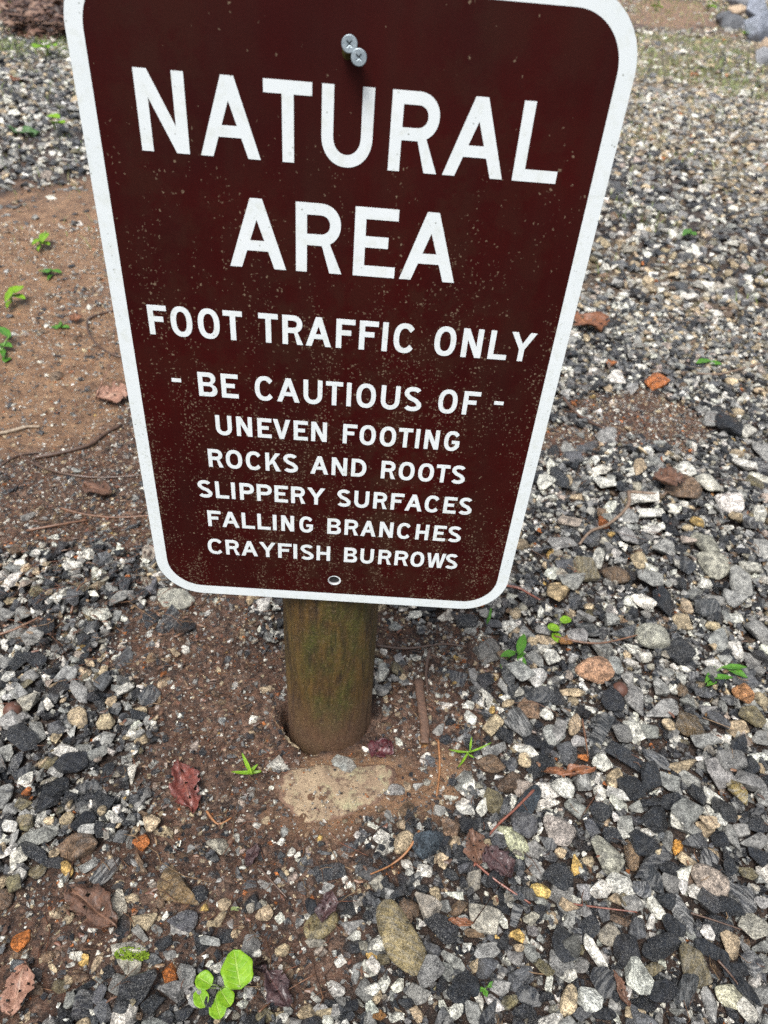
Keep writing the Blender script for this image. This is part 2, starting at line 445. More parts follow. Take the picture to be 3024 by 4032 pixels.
[0.2473,0.1095,0.0241,0.0266,-0.8424,"w"],
[0.216,0.1147,0.0434,0.0176,-1.4704,"M"],
[0.2298,0.1157,0.0288,0.0236,-1.0449,"g"],
[0.2534,0.1404,0.0276,0.0162,-0.7451,"g"],
[0.2727,0.1439,0.0194,0.021,-0.3911,"w"],
[0.2258,0.1979,0.0197,0.0163,0.6579,"w"],
[0.2693,0.1928,0.022,0.0135,-0.5292,"g"],
[0.2495,0.0842,0.0355,0.0208,0.1696,"M"],
[0.2333,0.0639,0.0251,0.0218,-0.5931,"b"],
[0.2514,0.0583,0.0167,0.0139,-1.2346,"w"],
[0.2193,0.0461,0.0329,0.0263,-0.5823,"q"],
[0.1874,0.0423,0.0235,0.0155,0.8309,"t"],
[0.2099,0.0761,0.0179,0.0096,0.4458,"t"],
[0.1839,0.0814,0.0231,0.012,-1.0029,"w"],
[0.1639,0.0712,0.0125,0.0108,1.0734,"w"],
[0.2245,0.0111,0.0289,0.0149,-0.5696,"w"],
[0.187,0.0103,0.0309,0.0173,1.0318,"g"],
[0.1796,-0.0085,0.0297,0.0182,-0.0359,"b","flat brown stone under the thin green sprig at the edge of the gravel"],
[0.1989,-0.0293,0.0273,0.0188,0.4067,"b"],
[0.2141,-0.0355,0.0215,0.0172,0.4017,"p"],
[0.2409,-0.034,0.0251,0.0188,-0.0361,"w"],
[0.2355,-0.0081,0.0259,0.0271,-0.3459,"d"],
[0.2381,-0.0509,0.0233,0.0098,-0.0361,"w"],
[0.1792,-0.0529,0.0223,0.0233,0.0563,"v"],
[0.2124,-0.0578,0.047,0.0181,0.9103,"Q","long blue grey stone with a pale patch, right of the red twig"],
[0.1486,-0.0627,0.0189,0.0103,-0.1299,"w"],
[0.1667,-0.0617,0.0171,0.0098,1.0142,"w"],
[0.1361,-0.0457,0.0147,0.0081,0.2382,"w"],
[0.0743,-0.0422,0.0222,0.0126,0.058,"g"],
[0.0887,-0.0372,0.0128,0.0079,1.5625,"t"],
[0.0885,-0.0634,0.0176,0.0114,0.9137,"b"],
[0.072,-0.0723,0.0139,0.0092,-0.8663,"g"],
[0.123,-0.0628,0.0116,0.0107,0.0556,"g"],
[0.2013,0.027,0.0185,0.0208,0.0641,"d"],
[0.2317,0.0225,0.0213,0.0174,0.0635,"d"],
[0.2558,0.0321,0.0247,0.0212,0.5766,"g"],
[0.1375,-0.0329,0.0093,0.0086,0.0585,"d"],
[0.1133,-0.0065,0.0152,0.0148,-0.9222,"m"],
[0.1094,-0.0007,0.0139,0.0081,1.0853,"w"],
[0.0589,0.0833,0.0178,0.0141,-0.3531,"g"],
[0.0487,0.0808,0.008,0.008,0.0705,"w"],
[0.0461,0.0462,0.0073,0.008,1.1529,"w"],
[0.0809,0.0177,0.0134,0.0073,-1.0894,"w"],
[0.1947,0.2151,0.0134,0.0133,0.0828,"g"],
[0.1295,0.0847,0.0104,0.008,0.0703,"w"],
[0.1085,0.0178,0.0111,0.0094,0.0638,"B"],
[0.2184,-0.0031,0.0172,0.0131,-1.3741,"t"],
[0.2064,0.0973,0.0241,0.008,-1.3809,"g"],
[0.2048,0.2006,0.024,0.0134,-0.2764,"m"],
[0.2502,0.185,0.0238,0.0174,-0.6442,"g"],
[0.2693,0.1718,0.0278,0.0131,-0.2745,"t"],
[0.3231,0.1219,0.0442,0.0335,0.5964,"R","round orange brown stone with pinkish spots next to a dark acorn"],
[0.4108,0.1835,0.0416,0.0405,-0.1559,"H","big pale grey rounded stone, above and left of the pointed leaved plant"],
[0.4621,0.2174,0.0278,0.0256,-1.2315,"t"],
[0.3632,0.082,0.0436,0.0234,-1.5984,"g"],
[0.3525,0.0432,0.0269,0.0238,-1.2109,"w"],
[0.3772,0.1921,0.0261,0.0272,-0.6841,"M"],
[0.3805,0.1637,0.018,0.0149,-0.1537,"w"],
[0.3928,0.1518,0.0156,0.0148,0.075,"w"],
[0.3357,0.1613,0.0302,0.0258,-0.5317,"g"],
[0.3294,0.2148,0.0199,0.0211,0.0817,"g"],
[0.3995,0.1036,0.0216,0.0252,0.0703,"g"],
[0.3357,0.0801,0.0275,0.0243,0.0685,"d"],
[0.3919,0.0709,0.0399,0.0188,0.252,"g"],
[0.4175,0.0492,0.0313,0.0309,-0.64,"X","brown and black wet stone with a rusty corner in the middle of the right gravel"],
[0.3935,0.0494,0.0142,0.0141,0.0651,"t"],
[0.3713,0.0444,0.0206,0.018,-0.6241,"g"],
[0.454,0.0605,0.0242,0.0234,0.0658,"m"],
[0.4505,0.0391,0.0226,0.0145,-0.2588,"w"],
[0.4766,0.0513,0.0184,0.024,-1.4244,"t"],
[0.4286,0.0308,0.0324,0.0178,0.3927,"g"],
[0.4974,0.0969,0.0232,0.0212,-1.4479,"F","blocky rusty orange brown stone, below the pointed leaved plant"],
[0.5185,0.0945,0.0171,0.0179,-0.4062,"t"],
[0.5196,0.1101,0.0146,0.0123,-0.0352,"w"],
[0.4983,0.067,0.027,0.0242,-0.8157,"v"],
[0.5041,0.1886,0.0233,0.0339,-0.7238,"g"],
[0.5192,0.1721,0.0227,0.0282,-0.7225,"w"],
[0.5595,0.1997,0.0276,0.0363,0.0784,"g"],
[0.5021,0.2136,0.0203,0.0139,0.0802,"t"],
[0.3956,0.0006,0.0306,0.0162,0.5238,"t"],
[0.3036,-0.0018,0.0227,0.0203,-0.1374,"w"],
[0.2865,0.0045,0.0138,0.0079,0.1538,"o"],
[0.2937,0.0923,0.0211,0.0115,0.0699,"t"],
[0.2887,0.0787,0.0128,0.0112,0.0686,"t"],
[0.27,0.0108,0.0248,0.0207,-1.4242,"m"],
[0.3098,0.037,0.0422,0.0167,0.9598,"M"],
[0.3352,0.0352,0.0225,0.0228,-0.3682,"s"],
[0.3332,0.0049,0.0458,0.0247,-0.2465,"d"],
[0.3694,0.0071,0.0328,0.017,-0.7333,"n"],
[0.2822,0.0439,0.0285,0.0129,1.111,"t"],
[0.2614,0.0339,0.0278,0.0128,1.1232,"g"],
[0.2836,0.0233,0.0213,0.0135,0.0632,"g"],
[0.3144,-0.0185,0.0299,0.013,0.9309,"t"],
[0.3289,-0.03,0.0262,0.0258,0.0577,"d"],
[0.3522,-0.0178,0.0323,0.0243,0.9071,"d"],
[0.3733,-0.0228,0.0236,0.0215,0.0582,"g"],
[0.3986,-0.0182,0.0252,0.0146,-0.6058,"g"],
[0.4321,-0.01,0.035,0.0284,-0.8847,"g"],
[0.4482,0.0021,0.032,0.021,0.0602,"s"],
[0.4741,0.0037,0.0211,0.0194,-1.4156,"d"],
[0.4631,-0.0176,0.0319,0.0227,-0.2484,"g"],
[0.4459,-0.0324,0.026,0.0162,-1.1445,"J","olive gold splintery stone at the right edge of the gravel"],
[0.4179,-0.0384,0.0234,0.0224,0.0564,"w"],
[0.3995,-0.038,0.0192,0.0204,-0.3543,"d"],
[0.3509,-0.0437,0.0335,0.0125,0.2253,"d"],
[0.3735,-0.0439,0.0307,0.0153,0.2239,"d"],
[0.2535,-0.0373,0.0233,0.0203,-0.1335,"w"],
[0.2933,-0.0396,0.0218,0.014,0.9345,"w"],
[0.3126,-0.0384,0.0218,0.0142,-0.1342,"w"],
[0.2638,-0.0573,0.0182,0.0201,0.0554,"g"],
[0.2912,-0.0587,0.0185,0.0212,-0.7874,"d"],
[0.3112,-0.0503,0.0211,0.015,-0.8015,"w"],
[0.3293,-0.0508,0.0157,0.0131,0.0557,"g"],
[0.3791,-0.0625,0.034,0.027,0.0543,"s"],
[0.3459,-0.0671,0.0241,0.0295,-0.5694,"d"],
[0.4013,-0.0584,0.0121,0.0121,-1.5462,"w"],
[0.4112,-0.0664,0.013,0.0136,-1.1036,"w"],
[0.3985,-0.0713,0.0183,0.0126,0.0533,"t"],
[0.4204,-0.0559,0.0261,0.0243,-0.5959,"d"],
[0.3693,-0.0672,0.0142,0.0139,1.1321,"w"],
[0.4368,0.1572,0.0324,0.0306,-1.1981,"d"],
[0.3303,0.1929,0.0338,0.0249,0.0795,"M"],
[0.31,0.1779,0.0244,0.0238,-0.4045,"g"],
[0.2935,0.1722,0.0174,0.0153,0.0778,"B"],
[0.5379,0.2282,0.0169,0.0166,0.0813,"w"],
[0.5045,0.2424,0.0322,0.0267,0.0829,"M"],
[0.5089,0.1212,0.0257,0.022,0.0713,"m"],
[0.4733,0.2422,0.0173,0.0143,-1.2453,"b"],
[0.4105,0.2394,0.0296,0.0156,-0.1611,"w"],
[0.4453,0.0745,0.0196,0.0147,0.0672,"g"],
[0.4704,0.03,0.0189,0.0204,0.0627,"d"],
[0.499,0.0404,0.0163,0.0183,-0.3882,"g"],
[0.4879,0.016,0.0218,0.0099,0.0613,"w"],
[0.473,-0.0368,0.0177,0.0164,0.0563,"g"],
[0.412,0.1243,0.0197,0.0104,0.4288,"g"],
[0.437,0.1302,0.0114,0.0117,-1.1905,"w"],
[0.556,0.1727,0.0141,0.02,-1.0302,"w"],
[0.4496,0.0974,0.0217,0.0173,0.0694,"m"],
[0.3638,0.1168,0.0151,0.0159,0.0719,"g"],
[0.3637,0.2094,0.0181,0.0209,0.0809,"g"],
[0.3524,0.1383,0.0235,0.0155,-1.3342,"g"],
[0.3004,0.2634,0.0483,0.0271,0.8047,"K","big tan sandstone lump just right of the lower corner of the sign"],
[0.3228,0.2765,0.0355,0.0286,0.3084,"g"],
[0.3439,0.3013,0.0295,0.0349,0.09,"v"],
[0.3215,0.314,0.0334,0.0211,0.4181,"m"],
[0.3708,0.3305,0.0389,0.0182,1.036,"w"],
[0.3211,0.3601,0.0417,0.0222,0.0959,"g"],
[0.3883,0.2966,0.0367,0.0252,-0.4457,"b"],
[0.426,0.3831,0.0394,0.0318,-1.0283,"g"],
[0.4108,0.2404,0.0303,0.0227,-0.1612,"w"],
[0.5435,0.3718,0.0498,0.0289,-1.5037,"H"],
[0.544,0.3283,0.0375,0.054,0.0908,"H","lower round pale grey boulder of the two lying close together at the right"],
[0.4741,0.3588,0.033,0.0306,-0.1731,"g"],
[0.4318,0.3332,0.0344,0.0208,-1.5753,"t"],
[0.4444,0.3133,0.018,0.0191,-0.1684,"w"],
[0.5167,0.2907,0.0176,0.0186,-0.1675,"w"],
[0.6015,0.3335,0.0331,0.0228,0.2021,"w"],
[0.5003,0.3243,0.0327,0.0252,-1.281,"M"],
[0.5249,0.2662,0.0279,0.0198,0.2907,"g"],
[0.5681,0.2952,0.052,0.0271,-1.677,"g"],
[0.549,0.2655,0.0277,0.027,-1.3027,"g"],
[0.4443,0.2539,0.056,0.0305,-1.5853,"d"],
[0.4337,0.2891,0.035,0.0321,-1.0025,"g"],
[0.4759,0.2458,0.023,0.0142,-1.4456,"t"],
[0.5998,0.5346,0.0502,0.0399,-0.7114,"w"],
[0.6218,0.4795,0.0447,0.0404,-1.1563,"w"],
[0.5518,0.5136,0.0578,0.0463,0.1084,"b"],
[0.4945,0.5717,0.055,0.0164,1.1807,"t"],
[0.4752,0.4788,0.0404,0.028,-0.1842,"w"],
[0.483,0.4469,0.0427,0.0202,0.226,"w"],
[0.4434,0.4357,0.0282,0.035,0.1021,"g"],
[0.4634,0.6653,0.0422,0.0361,0.5928,"g"],
[0.4204,0.6415,0.047,0.0235,0.6802,"m"],
[0.3838,0.6325,0.0292,0.0404,0.1216,"g"],
[0.4206,0.5187,0.037,0.0251,-0.1869,"w"],
[0.3188,0.5114,0.0393,0.026,0.7454,"w"],
[0.7477,0.7301,0.0625,0.0255,0.9784,"w"],
[0.6928,0.7636,0.0496,0.0372,-1.6003,"g"],
[0.5787,0.5771,0.0342,0.0291,-1.0267,"w"],
[0.6961,0.6077,0.044,0.0302,-0.5721,"w"],
[0.3527,0.6152,0.0261,0.0353,0.1203,"d"],
[0.4165,0.4579,0.0222,0.0232,-0.1812,"w"],
[0.5487,0.429,0.024,0.0184,-1.3308,"y"],
[0.6142,0.4391,0.0261,0.0213,-1.1424,"t"],
[0.5316,0.5972,0.0263,0.0237,-0.5434,"g"],
[0.3441,0.4152,0.0302,0.029,-0.4709,"p"],
[0.3608,0.52,0.0375,0.0139,1.1964,"t"],
[0.3389,0.562,0.035,0.0107,1.3131,"w"],
[0.4247,0.5595,0.0415,0.0196,0.5691,"w"],
[0.6231,0.9051,0.0408,0.0587,-0.6321,"o"],
[0.5324,0.9039,0.0346,0.054,0.1456,"w"],
[0.747,0.6583,0.0719,0.0257,-1.7576,"g"],
[0.7075,0.5709,0.0355,0.0215,-1.0836,"w"],
[0.6871,0.5442,0.03,0.0314,-0.194,"v"],
[0.708,0.735,0.0585,0.0419,-1.7284,"d"],
[0.4713,0.4042,0.037,0.0136,0.5124,"w"],
[0.5184,0.4577,0.0193,0.018,0.1034,"w"],
[0.3476,0.5264,0.048,0.0228,-1.388,"d"],
[0.636,0.3774,0.0278,0.0417,0.0947,"g"],
[0.3833,0.5883,0.031,0.0298,0.1174,"m"],
]
ROCKS = [
[4.972,12.582,0.216,0.39,0.267,0.087,"pale grey boulder cut by the top edge, back of the rock pile"],
[4.825,11.936,0.164,0.274,0.118,0.087,"flat buff coloured rock lying across the top of the rock pile"],
[4.487,11.437,0.085,0.227,0.17,-0.087,"dark rock at the left end of the rock pile"],
[4.42,10.859,0.084,0.361,0.172,0.14,"long dark grey slab at the front left of the rock pile"],
[4.729,10.982,0.214,0.326,0.244,-0.349,"blue grey boulder at the back right of the rock pile"],
[4.163,9.421,0.123,0.317,0.324,0.698,"big bluish square boulder, brightest of the pile"],
[4.4,10.431,0.05,0.105,0.105,-0.524,"small pale wedge of rock in the middle of the pile"],
[3.817,8.33,0.053,0.114,0.128,0.0,"small buff boulder below the big bluish square one"],
[3.293,7.055,0.06,0.148,0.148,0.175,"lowest grey boulder of the pile, at the right edge of the photo"],
]
ZONES = {
"mud":[[-0.1188,0.0799,0.162,0.1893,0.0716,0.9],[-0.0924,-0.0109,0.2087,0.1881,0.0622,0.9],[0.0086,-0.0159,0.2307,0.1573,0.061,1],[-0.0555,-0.0921,0.1469,0.0766,0.0537,0.8],[0.1,0.0128,0.1306,0.1661,0.0633,0.85],[0.1545,0.0468,0.0653,0.0628,0.0664,0.6],[-0.0193,-0.127,0.1866,0.0798,0.0499,0.7],[-0.1019,-0.1568,0.0848,0.083,0.0473,0.55],[-0.006,-0.2108,0.121,0.0803,0.0414,0.4],[-0.8526,1.3378,0.4531,1.362,0.2142,1],[-0.7918,1.566,0.2399,1.0224,0.2367,1],[-0.5772,0.8728,0.372,0.6219,0.1595,1],[-0.5256,0.6308,0.4333,0.3572,0.1332,1],[-0.4462,0.473,0.3242,0.2011,0.1156,0.85],[-0.4068,0.3609,0.3663,0.1608,0.1033,0.7],[-0.223,-0.1864,0.1367,0.0852,0.0448,0.7],[-0.2314,-0.2376,0.0904,0.0613,0.0396,0.6],[-0.1655,-0.143,0.1793,0.0857,0.049,0.55],[-0.147,-0.2094,0.1186,0.0512,0.0421,0.45],[-0.0116,-0.1962,0.1231,0.0756,0.0429,0.5],[0.5494,0.7662,0.2489,0.2045,0.1324,0.75],[0.3835,0.656,0.1408,0.1211,0.1239,0.7],[5.4594,16.77,4.8853,0.6079,0.849,1],[5.2075,15.9366,4.4934,0.6434,0.8329,1],[4.9347,15.034,4.0889,0.6662,0.814,1],[4.6132,13.9701,3.6386,0.7309,0.7899,1],[4.3316,13.0383,3.2675,0.7268,0.7667,1],[4.0539,12.1195,2.9225,0.714,0.7418,1],[3.785,11.2298,2.6081,0.6942,0.7155,1],[3.5724,10.5261,2.3729,0.6384,0.6931,1],[-0.173,0.155,0.1718,0.1385,0.0798,0.7],[-0.2202,0.1142,0.1098,0.086,0.0759,0.4],[0.1383,0.1565,0.1376,0.1069,0.0774,0.4],[0.079,0.1673,0.0719,0.109,0.079,0.6],[-2.152,5.709,0.6002,1.7068,0.6883,0.9],[-1.9486,4.3823,0.753,1.3323,0.5645,0.2]],
"tan":[[-0.8526,1.3378,0.4531,1.362,0.2142,1],[-0.7918,1.566,0.2399,1.0224,0.2367,1],[-0.5772,0.8728,0.372,0.6219,0.1595,1],[-0.56,0.6577,0.3289,0.3206,0.1365,0.8],[0.0349,-0.0416,0.1962,0.0903,0.0583,0.9],[5.4594,16.77,4.8853,0.6079,0.849,0.9],[5.2075,15.9366,4.4934,0.6434,0.8329,0.9],[4.9347,15.034,4.0889,0.6662,0.814,0.9],[4.6132,13.9701,3.6386,0.7309,0.7899,0.9],[4.3316,13.0383,3.2675,0.7268,0.7667,0.9],[4.0539,12.1195,2.9225,0.714,0.7418,0.9],[3.785,11.2298,2.6081,0.6942,0.7155,0.9],[3.5724,10.5261,2.3729,0.6384,0.6931,0.9],[0.1294,-0.0253,0.0556,0.0767,0.0594,0.8]],
"green":[[2.7524,8.8121,0.7097,0.4774,0.6426,0.8],[3.2708,8.8576,1.3074,0.4706,0.6256,0.6],[3.2513,7.9408,0.8605,0.5743,0.5788,0.8],[2.5736,6.9508,0.7103,0.4871,0.5473,0.5],[3.0723,6.9688,0.6125,0.5734,0.531,0.5],[2.0725,5.7942,0.4705,0.4969,0.4936,0.7],[2.4107,5.7603,0.6227,0.5588,0.4799,0.8],[2.4443,5.2902,0.4845,0.5575,0.4481,0.7],[1.6227,4.6518,0.2189,0.4824,0.4307,0.6],[1.8379,4.5962,0.3302,0.4681,0.4198,0.5],[1.9088,4.1432,0.3015,0.4715,0.3849,0.4],[-2.0397,4.483,0.6626,0.6853,0.5788,0.8],[-1.8694,4.8562,0.3392,0.9482,0.6015,0.7],[2.5427,5.9365,1.1484,2.2208,0.4867,0.5],[1.3092,3.1801,0.4043,1.0196,0.3282,0.45],[2.2759,7.0574,0.7089,1.5406,0.5645,0.5],[-2.8692,6.1019,0.3076,1.6684,0.7667,0.8],[0.9206,2.1254,0.1961,0.4484,0.2495,0.4],[1.1403,1.6566,0.0616,0.1438,0.2042,0.5]],
"heap":[[-2.6797,6.2845,0.5411,0.2538,0.7667,1],[-2.5956,6.0619,0.5198,0.2408,0.7445,1],[-2.5166,5.8524,0.5002,0.2286,0.7233,1],[-2.442,5.655,0.4823,0.2173,0.7029,1],[-2.3717,5.4686,0.4656,0.2067,0.6835,1],[-2.3051,5.2922,0.4503,0.1969,0.6648,1],[-2.2421,5.1252,0.436,0.1876,0.6469,1],[-2.1823,4.9668,0.4227,0.1789,0.6298,1],[-2.0738,4.9478,0.1699,0.1766,0.6215,1],[-2.0331,4.8349,0.1662,0.1706,0.6094,1]],
"beige":[[3.4869,9.3619,2.9353,0.7232,0.6426,1],[3.2167,8.538,2.5855,0.7041,0.6114,1],[2.9581,7.7492,2.2724,0.8446,0.5788,1],[2.614,6.6996,1.8877,0.9259,0.531,1],[2.2444,5.5721,1.5138,1.0829,0.4732,1],[1.8558,4.387,1.1626,1.0397,0.4042,1],[1.5589,3.5529,1.1373,6.683,0.3506,1],[0.7985,1.3885,0.5338,0.9345,0.1863,0.5]],
}
LEAVES = [
[-0.1415,-0.0545,0.0569,0.0248,-1.1223,"red","wet dark red leaf pressed flat in the mud left of the post"],
[-0.1947,-0.1793,0.0549,0.0263,-0.5397,"brown","torn brown dead leaf with holes among stones at the lower left"],
[-0.2332,-0.2444,0.0356,0.0212,1.6662,"pink","pale pinkish brown ragged leaf fragment in the bottom left corner"],
[0.1737,-0.1241,0.0314,0.0219,-0.903,"purple","purplish dead leaf matted over gravel right of the mud"],
[0.153,-0.1093,0.0317,0.0188,-1.4721,"brown","dark brown dead leaf left of the purplish leaf, crossed by the red twig"],
[0.5201,1.1402,0.0964,0.0745,-1.2299,"orange","curled orange brown leaf close to the right edge of the sign"],
[0.2624,-0.0229,0.0497,0.0108,0.1137,"orange","narrow rusty orange leaf lying flat on the gravel"],
[0.0595,0.0055,0.0224,0.0254,-0.7155,"crimson","crumpled crimson leaf at the right foot of the post"],
[0.2687,-0.2266,0.0247,0.007,-1.2657,"brown","narrow curled brown leaf on edge in the gravel at the bottom"],
[0.1196,0.2236,0.0378,0.0153,-0.3954,"yellow","pale yellow torn leaf bit under the bottom edge of the sign"],
[0.013,-0.1678,0.0241,0.0154,1.3712,"purple","dark wet leaf fragment lying flat in mud above the cream pebble"],
[-0.0623,-0.1225,0.0214,0.0093,1.1849,"purple","small purple grey strip of leaf on the mud"],
[0.5235,0.5163,0.0492,0.0444,0.109,"brown","dark brown wet leaf amid pale gravel at the right"],
[0.1348,-0.1775,0.0203,0.0064,-0.0861,"orange","orange splinter of bark beside the mottled pale stone"],
[-0.439,0.6907,0.0565,0.0496,0.4996,"pink","pinkish wet leaf scrap on the bare soil beside the sign"],
[-1.3456,2.5527,0.0888,0.1298,1.0475,"green","dark green fallen leaf on the gravel at the upper left"],
[-2.2172,4.7981,0.1889,0.9559,0.6174,"brown","brown leaf at the left of the heap of dead leaves, top left"],
[-2.2695,5.3201,0.7579,0.2335,1.7256,"purple","reddish brown leaf in the middle of the heap of dead leaves, top left"],
[-0.6155,0.9977,0.0241,0.0327,0.3913,"orange","small bright orange leaf scrap on the bare soil"],
[-1.7405,3.4787,0.0825,0.0569,1.4081,"orange","tiny orange leaf on the gravel at the upper left"],
[-0.3799,0.414,0.0493,0.0287,-0.3913,"brown","dark leaf lying among twigs left of the sign"],
[-0.0229,-0.2362,0.0333,0.018,-0.8886,"purple","dull brown leaf flattened in mud right of the round leaved seedling"],
]
STICKS = [
[[[-0.6016,0.5518],[-0.5711,0.57],[-0.5524,0.5812],[-0.5332,0.5837]],0.0037,"pale","short pale thick stick on the bare soil at the left edge"],
[[[-0.5066,0.4929],[-0.4663,0.5137],[-0.4337,0.5394],[-0.4212,0.572],[-0.4019,0.6038]],0.004,"dark","dark forked branch on the soil left of the sign"],
[[[-0.5564,0.516],[-0.496,0.4749],[-0.4375,0.453],[-0.3815,0.4569],[-0.3021,0.471]],0.0021,"dark","long thin dark root reaching from the bare soil to the sign"],
[[[-0.5475,0.46],[-0.5336,0.4962],[-0.4962,0.514]],0.0018,"dark","short dark root end at the left edge of the soil"],
[[[-0.5395,1.0784],[-0.586,1.0327],[-0.5872,0.985],[-0.5519,0.913],[-0.5022,0.8586],[-0.4719,0.8494]],0.0029,"dark","thin dark root curved like a hook beside the sign"],
[[[0.4534,0.4908],[0.4421,0.4509],[0.4021,0.4068],[0.3679,0.3816],[0.346,0.3531]],0.00315,"grey","bent grey twig on the gravel right of the sign"],
[[[0.4534,0.4908],[0.4868,0.4772],[0.5149,0.495],[0.5567,0.5511]],0.0024,"grey","thin brown twig crossing the pale gravel at the right"],
[[[0.2269,0.2665],[0.2461,0.2646],[0.2578,0.2548],[0.2717,0.2401]],0.002,"red","reddish twig poking out from the lower right corner of the sign"],
[[[0.4025,0.7977],[0.4229,0.7364],[0.4542,0.6758]],0.00375,"dark","dark straight stick pointing away from the right edge of the sign"],
[[[0.2211,-0.0434],[0.1986,-0.0653],[0.1774,-0.0837],[0.1563,-0.1107],[0.1513,-0.1267]],0.0015,"red","long reddish twig running down the edge of the gravel"],
[[[0.1525,-0.1231],[0.1674,-0.1368],[0.184,-0.1475],[0.2021,-0.1571]],0.00135,"red","straight red twig across the purplish leaf"],
[[[-0.4224,0.3711],[-0.379,0.3627],[-0.3314,0.3612],[-0.2829,0.3694]],0.002,"brown","thin brown twig lying level left of the sign"],
[[[-0.4478,0.316],[-0.4076,0.3302],[-0.3745,0.3492]],0.00225,"brown","short brown stick among the litter at the left"],
[[[-0.4051,0.1235],[-0.3865,0.1324],[-0.3659,0.1515]],0.0019,"brown","straight brown stick at the left edge below the litter"],
[[[-0.3339,0.1658],[-0.3334,0.1983],[-0.3265,0.2227]],0.00145,"brown","upright leaning brown stem in the left gravel"],
[[[0.0519,0.1521],[0.09,0.152],[0.1375,0.1611],[0.1671,0.1596]],0.0018,"dark","dark twig lying level just right of the post"],
[[[0.8873,1.024],[0.8147,0.9699],[0.76,0.9452],[0.7143,0.9445]],0.0028,"grey","long grey twig at the right edge of the gravel"],
[[[0.2804,0.1778],[0.3113,0.1647],[0.3413,0.1639],[0.3873,0.1784]],0.00155,"brown","thin bent brown stem below the small round leaved sprout"],
[[[0.1037,0.1035],[0.1066,0.0634],[0.1092,0.0382],[0.1085,0.0139]],0.00605,"bark","flat strip of dark weathered wood right of the post"],
[[[0.1194,0.152],[0.1137,0.1184],[0.1143,0.0837]],0.0026,"dark","dark wood splinter above the flat strip of wood"],
[[[0.1244,0.0209],[0.1249,-0.0138],[0.12,-0.0466]],0.0013,"orange","thin orange brown stem below the flat strip of wood"],
[[[0.3542,-0.1575],[0.3746,-0.1627],[0.3985,-0.1697]],0.0009,"dark","very thin dark stem between stones in the lower right gravel"],
[[[0.232,-0.1561],[0.2659,-0.1579],[0.3,-0.162]],0.0009,"red","thin dark red stem across pale stones, right of the yellow pebble"],
[[[0.3674,-0.1963],[0.3741,-0.2071],[0.3771,-0.2161]],0.0011,"dark","broken dark stem beside the curled leaf"],
[[[-0.1154,-0.0778],[-0.1012,-0.0915],[-0.0889,-0.0836]],0.00115,"orange","orange rootlet curl in the mud below the red leaf"],
[[[0.0995,-0.0927],[0.0877,-0.1119],[0.0719,-0.124],[0.0521,-0.1359]],0.00115,"orange","yellowish wavy root fibre on the mud"],
[[[-0.0358,-0.2525],[-0.0224,-0.2387],[0.007,-0.2202]],0.0008,"brown","thin curved brown stalk behind the seedling"],
[[[-0.0538,-0.1325],[-0.0387,-0.1468],[-0.0243,-0.1586]],0.0011,"dark","dark rootlet in the mud left of the dark wet leaf"],
[[[0.2917,0.0503],[0.2905,0.0256],[0.2889,0.0019]],0.0011,"brown","thin brown needle stuck between dark stones"],
]
